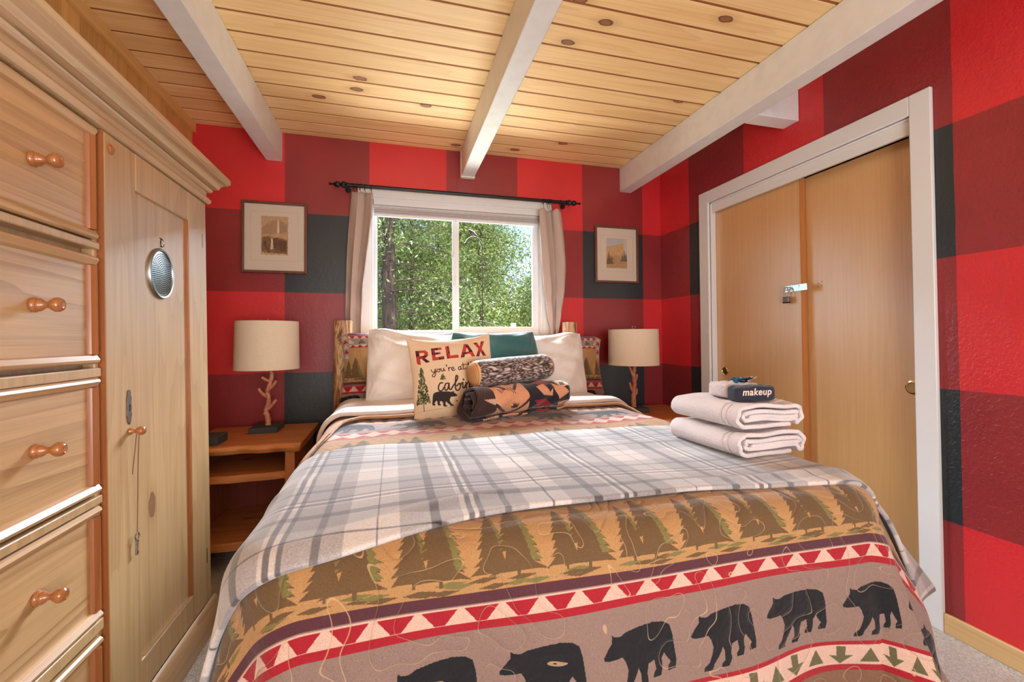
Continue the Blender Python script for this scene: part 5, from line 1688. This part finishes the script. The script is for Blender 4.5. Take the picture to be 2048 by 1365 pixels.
def soft_box(name, mat_, x0, x1, y0_, y1_, z0, z1, parent=None, seed=0, amp=.003, yaw=0.0, n=14, bulge=.004):
    # rounded folded cloth block
    vs = []; fs = []
    b = B()
    cx_, cyy, cz_ = (x0 + x1) / 2, (y0_ + y1_) / 2, (z0 + z1) / 2
    a = np.linspace(-1, 1, n)
    A_, C_ = np.meshgrid(a, a, indexing='ij')
    def sph(x, y, z):
        p_ = 6.0
        m_ = (np.abs(x) ** p_ + np.abs(y) ** p_ + np.abs(z) ** p_) ** (1 / p_)
        return x / m_, y / m_, z / m_
    for (fx) in range(6):
        o1 = np.ones_like(A_)
        q_ = [(A_, C_, o1), (A_, C_, -o1), (A_, o1, C_), (A_, -o1, C_), (o1, A_, C_), (-o1, A_, C_)][fx]
        X_, Y_, Z_ = sph(*q_)
        nz = amp * (np.sin(5 * X_ + 3 * Y_ + seed) + .6 * np.sin(7 * Y_ - 4 * X_ + seed * 2))
        xx_ = X_ * (x1 - x0) / 2; yy_ = Y_ * (y1_ - y0_) / 2; zz_ = Z_ * (z1 - z0) / 2 + nz * (Z_ > 0)
        ca, sa = math.cos(yaw), math.sin(yaw)
        b.grid(np.stack([cx_ + xx_ * ca - yy_ * sa, cyy + xx_ * sa + yy_ * ca, cz_ + zz_], -1))
    o = b.build(name, mat_, parent=parent, smooth=180, at=(cx_, cyy, z0))
    import bmesh
    bm = bmesh.new(); bm.from_mesh(o.data); bmesh.ops.remove_doubles(bm, verts=bm.verts, dist=2e-4); bmesh.ops.recalc_face_normals(bm, faces=bm.faces); bm.to_mesh(o.data); bm.free()
    for p_ in o.data.polygons: p_.use_smooth = True
    return o
o = soft_box('washcloth', G['towel'], 1.085, 1.225, 1.225, 1.335, zt2 - .004, zt2 + .046, seed=2)
tag(o, 'small folded white washcloth on top of the bath towels', 'washcloth')
t = thing('makeup_cloth', 'folded navy washcloth embroidered makeup on the towel stack', 'washcloth', (1.130, 1.185, zt2))
soft_box('cloth_body', G['navy'], 1.055, 1.205, 1.150, 1.205, zt2 - .004, zt2 + .046, parent=t, seed=4, amp=.0015, yaw=-.05)
# embroidery: makeup
fc = bpy.data.curves.new('makeup_text', 'FONT')
fc.body = 'makeup'; fc.size = .034; fc.shear = .25; fc.extrude = .0008; fc.offset = .0006; fc.align_x = 'CENTER'; fc.align_y = 'CENTER'; fc.space_character = 1.08
to = bpy.data.objects.new('tmp_text', fc); COL.objects.link(to)
bpy.context.view_layer.update()
dg = bpy.context.evaluated_depsgraph_get()
tm = bpy.data.meshes.new_from_object(to.evaluated_get(dg))
bpy.data.objects.remove(to)
tm.name = 'embroidered_word'
Mt = Matrix.Translation((-.008, -.0385, .028)) @ Euler((0, 0, -.05)).to_matrix().to_4x4() @ Euler((PI / 2 - .12, 0, 0)).to_matrix().to_4x4() @ Matrix.Diagonal((.95, .9, 1, 1))
tm.transform(Mt)
tm.materials.clear(); tm.materials.append(G['navyprint'])
eo = bpy.data.objects.new('embroidered_word', tm); COL.objects.link(eo); eo.parent = t
# wrapped sweets
def sweet(label, x, y, z, mat_, yaw):
    t = thing('wrapped_sweet', label, 'sweet', (x, y, z), 'foil wrapped sweets on the washcloth')
    t.rotation_euler = (0, 0, yaw); ORG[t.name] = (0, 0, 0)
    b = B(); b.lathe([(.001, -.014), (.006, -.012), (.0075, -.004), (.0075, .004), (.006, .012), (.001, .014)], (0, 0, .0075), (1, 0, 0), 12)
    b.build('sweet_body', mat_, parent=t, smooth=60)
    for sg in (-1, 1):
        b = B(); P = np.zeros((7, 4, 3))
        for i in range(7):
            for j in range(4):
                P[i, j] = (sg * (.012 + .005 * j), (i - 3) * .0028 * (.4 + .6 * j), .008 + .003 * math.sin(i * 2.2) * (j / 3) + .003 * j)
        b.grid(P); b.build('twisted_end', mat_, parent=t, smooth=0, solid=.0005)
sweet('blue foil wrapped sweet on the white washcloth', 1.125, 1.235, zt2 + .048, G['foil_blue'], .5)
sweet('dark foil wrapped sweet on the white washcloth', 1.158, 1.240, zt2 + .048, G['foil_dark'], -.3)
sweet('silver foil wrapped sweet on the white washcloth', 1.186, 1.250, zt2 + .048, G['foil_silver'], .2)

# ================================================================== OUTSIDE
b = B()
gx = np.linspace(-20, 24, 45); gy = np.linspace(D + .3, 34, 40)
GX, GY = np.meshgrid(gx, gy, indexing='ij')
GZ = -.5 + .05 * np.sin(GX * 1.3) + .06 * np.sin(GY * .9 + GX * .4) + .16 * np.maximum(0, GY - 9)
b.grid(np.stack([GX, GY, GZ], -1))
o = b.build('ground', G['ground'], smooth=180); struct(o, 'grassy forest ground rising behind the cabin')
def gz(x, y): return -.5 + .16 * max(0, y - 9) - .08

def foliage_mesh(name, centers, spread, count, size, mat_, parent, seed):
    r = np.random.RandomState(seed)
    C = np.array(centers)
    idx = r.randint(0, len(C), count)
    pos = C[idx, :3] + r.normal(0, 1, (count, 3)) * (np.array(spread) * C[idx, 3:4])
    a = r.normal(0, 1, (count, 3)); a /= np.linalg.norm(a, axis=1, keepdims=True)
    c = r.normal(0, 1, (count, 3)); c -= a * (a * c).sum(1, keepdims=True); c /= np.linalg.norm(c, axis=1, keepdims=True)
    sz = size * r.uniform(.5, 1.3, (count, 1))
    V = np.empty((count, 4, 3))
    V[:, 0] = pos - a * sz; V[:, 1] = pos + c * sz * .35; V[:, 2] = pos + a * sz; V[:, 3] = pos - c * sz * .35
    o0 = np.array(ORG[parent.name])
    me = bpy.data.meshes.new(name)
    V = (V - o0).reshape(-1, 3)
    me.vertices.add(len(V)); me.vertices.foreach_set('co', V.ravel())
    me.loops.add(count * 4); me.loops.foreach_set('vertex_index', np.arange(count * 4, dtype=np.int32))
    me.polygons.add(count); me.polygons.foreach_set('loop_start', np.arange(0, count * 4, 4, dtype=np.int32))
    me.update(); me.validate()
    me.materials.append(mat_)
    o = bpy.data.objects.new(name, me); COL.objects.link(o); o.parent = parent
    return o
def tree(label, x, y, h, tr, crown_z, crown_r, leaf, count, size, seed, kind='pine', branches=26, lean=0.0, twigs=True, low=None):
    z0 = gz(x, y)
    r = random.Random(seed)
    t = thing('tree', label, 'tree', (x, y, z0), 'trees outside the window')
    b = B()
    pts = [(x + lean * k / 8 * h + .02 * r.uniform(-1, 1), y, z0 - .2 + k / 8 * (h + .2)) for k in range(9)]
    b.tube(pts, [tr * (1.15 - .75 * k / 8) for k in range(9)], 14)
    b.build('trunk', G['pinebark'], parent=t, smooth=60)
    centers = []
    b = B()
    lo = low if low is not None else z0 + crown_z
    for k in range(branches):
        f = k / branches
        z = lo + (h + z0 - lo) * f * .97
        a = r.uniform(0, 2 * PI)
        Lb = crown_r * (1.05 - .8 * f) * r.uniform(.7, 1.15)
        bx = x + lean * (z - z0)
        p = []
        for j in range(6):
            q = j / 5
            p.append((bx + math.cos(a) * Lb * q + r.uniform(-.05, .05), y + math.sin(a) * Lb * q, z + Lb * (.10 * q - .34 * q * q) + r.uniform(-.03, .03)))
        b.tube(smooth_path(p, 2), [max(.004, tr * .16 * (1 - i / 11)) for i in range(11)], 5)
        for j in range(2, 6):
            cx_, cyy, cz_ = p[j]
            centers.append((cx_, cyy, cz_, .28 * crown_r / 1.6))
            if twigs:
                for s_ in range(2):
                    e = (cx_ + r.uniform(-.5, .5), cyy + r.uniform(-.5, .5), cz_ + r.uniform(-.35, .12))
                    b.tube([p[j], ((p[j][0] + e[0]) / 2, (p[j][1] + e[1]) / 2, (p[j][2] + e[2]) / 2 + .03), e], [.007, .005, .003], 4)
                    centers.append((e[0], e[1], e[2], .2))
    b.build('branches', G['twig'], parent=t, smooth=60)
    if count: foliage_mesh('foliage', centers, (1.0, 1.0, .5), count, size, leaf, t, seed)
    return t
L0, L1, L2 = G['leaf0'], G['leaf1'], G['leaf2']
tree('tall dark trunked pine nearest the left half of the window', -.07, 8.0, 9.0, .135, 1.0, 2.2, L1, 26000, .030, 1, branches=44, low=.6)
tree('slender bare stemmed young pine right of the thick trunk', .36, 9.2, 6.5, .045, 1.0, 1.2, L1, 6000, .028, 2, branches=26, low=1.0)
tree('bright leafy tree filling the middle of the right pane', 1.9, 9.6, 4.9, .09, .8, 2.0, L0, 52000, .034, 3, branches=44, low=.2)
tree('pale green tree behind the window mullion', 1.25, 12.0, 7.5, .10, .8, 2.3, L2, 44000, .044, 4, branches=44, low=.4)
tree('dark needled pine at the right edge of the right pane', 3.2, 8.3, 3.1, .07, .8, 1.2, L1, 16000, .030, 5, branches=30, low=.2)
tree('pale leafy tree behind the thick pine trunk', -.9, 12.5, 8.5, .11, .8, 2.6, L2, 44000, .046, 6, branches=44, low=.4)
tree('bushy green tree seen low in the left pane', .45, 11.5, 4.0, .07, .5, 2.0, L0, 38000, .040, 7, branches=36, low=.0)
tree('tall background pine left of centre', .1, 16.0, 11.0, .13, 1, 2.8, L1, 26000, .07, 8, branches=40, twigs=False, low=1.0)
tree('tall background pine right of centre', 2.4, 17.0, 10.5, .13, 1, 2.2, L2, 20000, .07, 9, branches=40, twigs=False, low=1.0)
tree('distant pine at the far left of the view', -3.0, 15.0, 10.5, .13, 1, 2.8, L2, 14000, .08, 10, branches=36, twigs=False, low=1.0)
tree('distant round tree at the far right of the view', 5.6, 14.5, 3.4, .12, 1, 2.3, L0, 20000, .065, 11, branches=36, twigs=False, low=.8)

t = thing('garden_hook', 'thin iron shepherd hook with a bird figure outside the window', 'garden hook', (.803, 4.0, gz(.8, 4.0)))
b = B()
hp = [(.803, 4, gz(.8, 4) - .05), (.803, 4, 1.2), (.806, 4, 1.95), (.800, 4, 2.03), (.765, 4, 2.085), (.715, 4, 2.10), (.665, 4, 2.07), (.640, 4, 2.03), (.625, 4, 2.045)]
b.tube(smooth_path(hp, 6), .0045, 8); b.build('hook_rod', G['iron'], parent=t)
b = B()
b.tube([(.675, 4, 2.165), (.682, 4, 2.160), (.69, 4, 2.152), (.71, 4, 2.135), (.73, 4, 2.122), (.76, 4, 2.108)], [.001, .009, .012, .021, .014, .003], 10)
b.tube([(.708, 4, 2.12), (.708, 4, 2.10)], .002, 5)
b.build('bird_figure', G['iron'], parent=t)
b = B(); b.box(1.36, 1.41, 5.0, 5.05, gz(1.4, 5.0) - .1, 1.33)
o = b.build('fence_post', G['trim'], bevel=.003); tag(o, 'pale wooden post outside at the lower right of the window', 'post')
# roof over the room
b = B(); b.box(XL - .6, X + 1.4, Y0 - .6, D + .5, CZ + .14, CZ + .22)
struct(b.build('roof', G['wallpaint'], smooth=0), 'cabin roof above the ceiling')
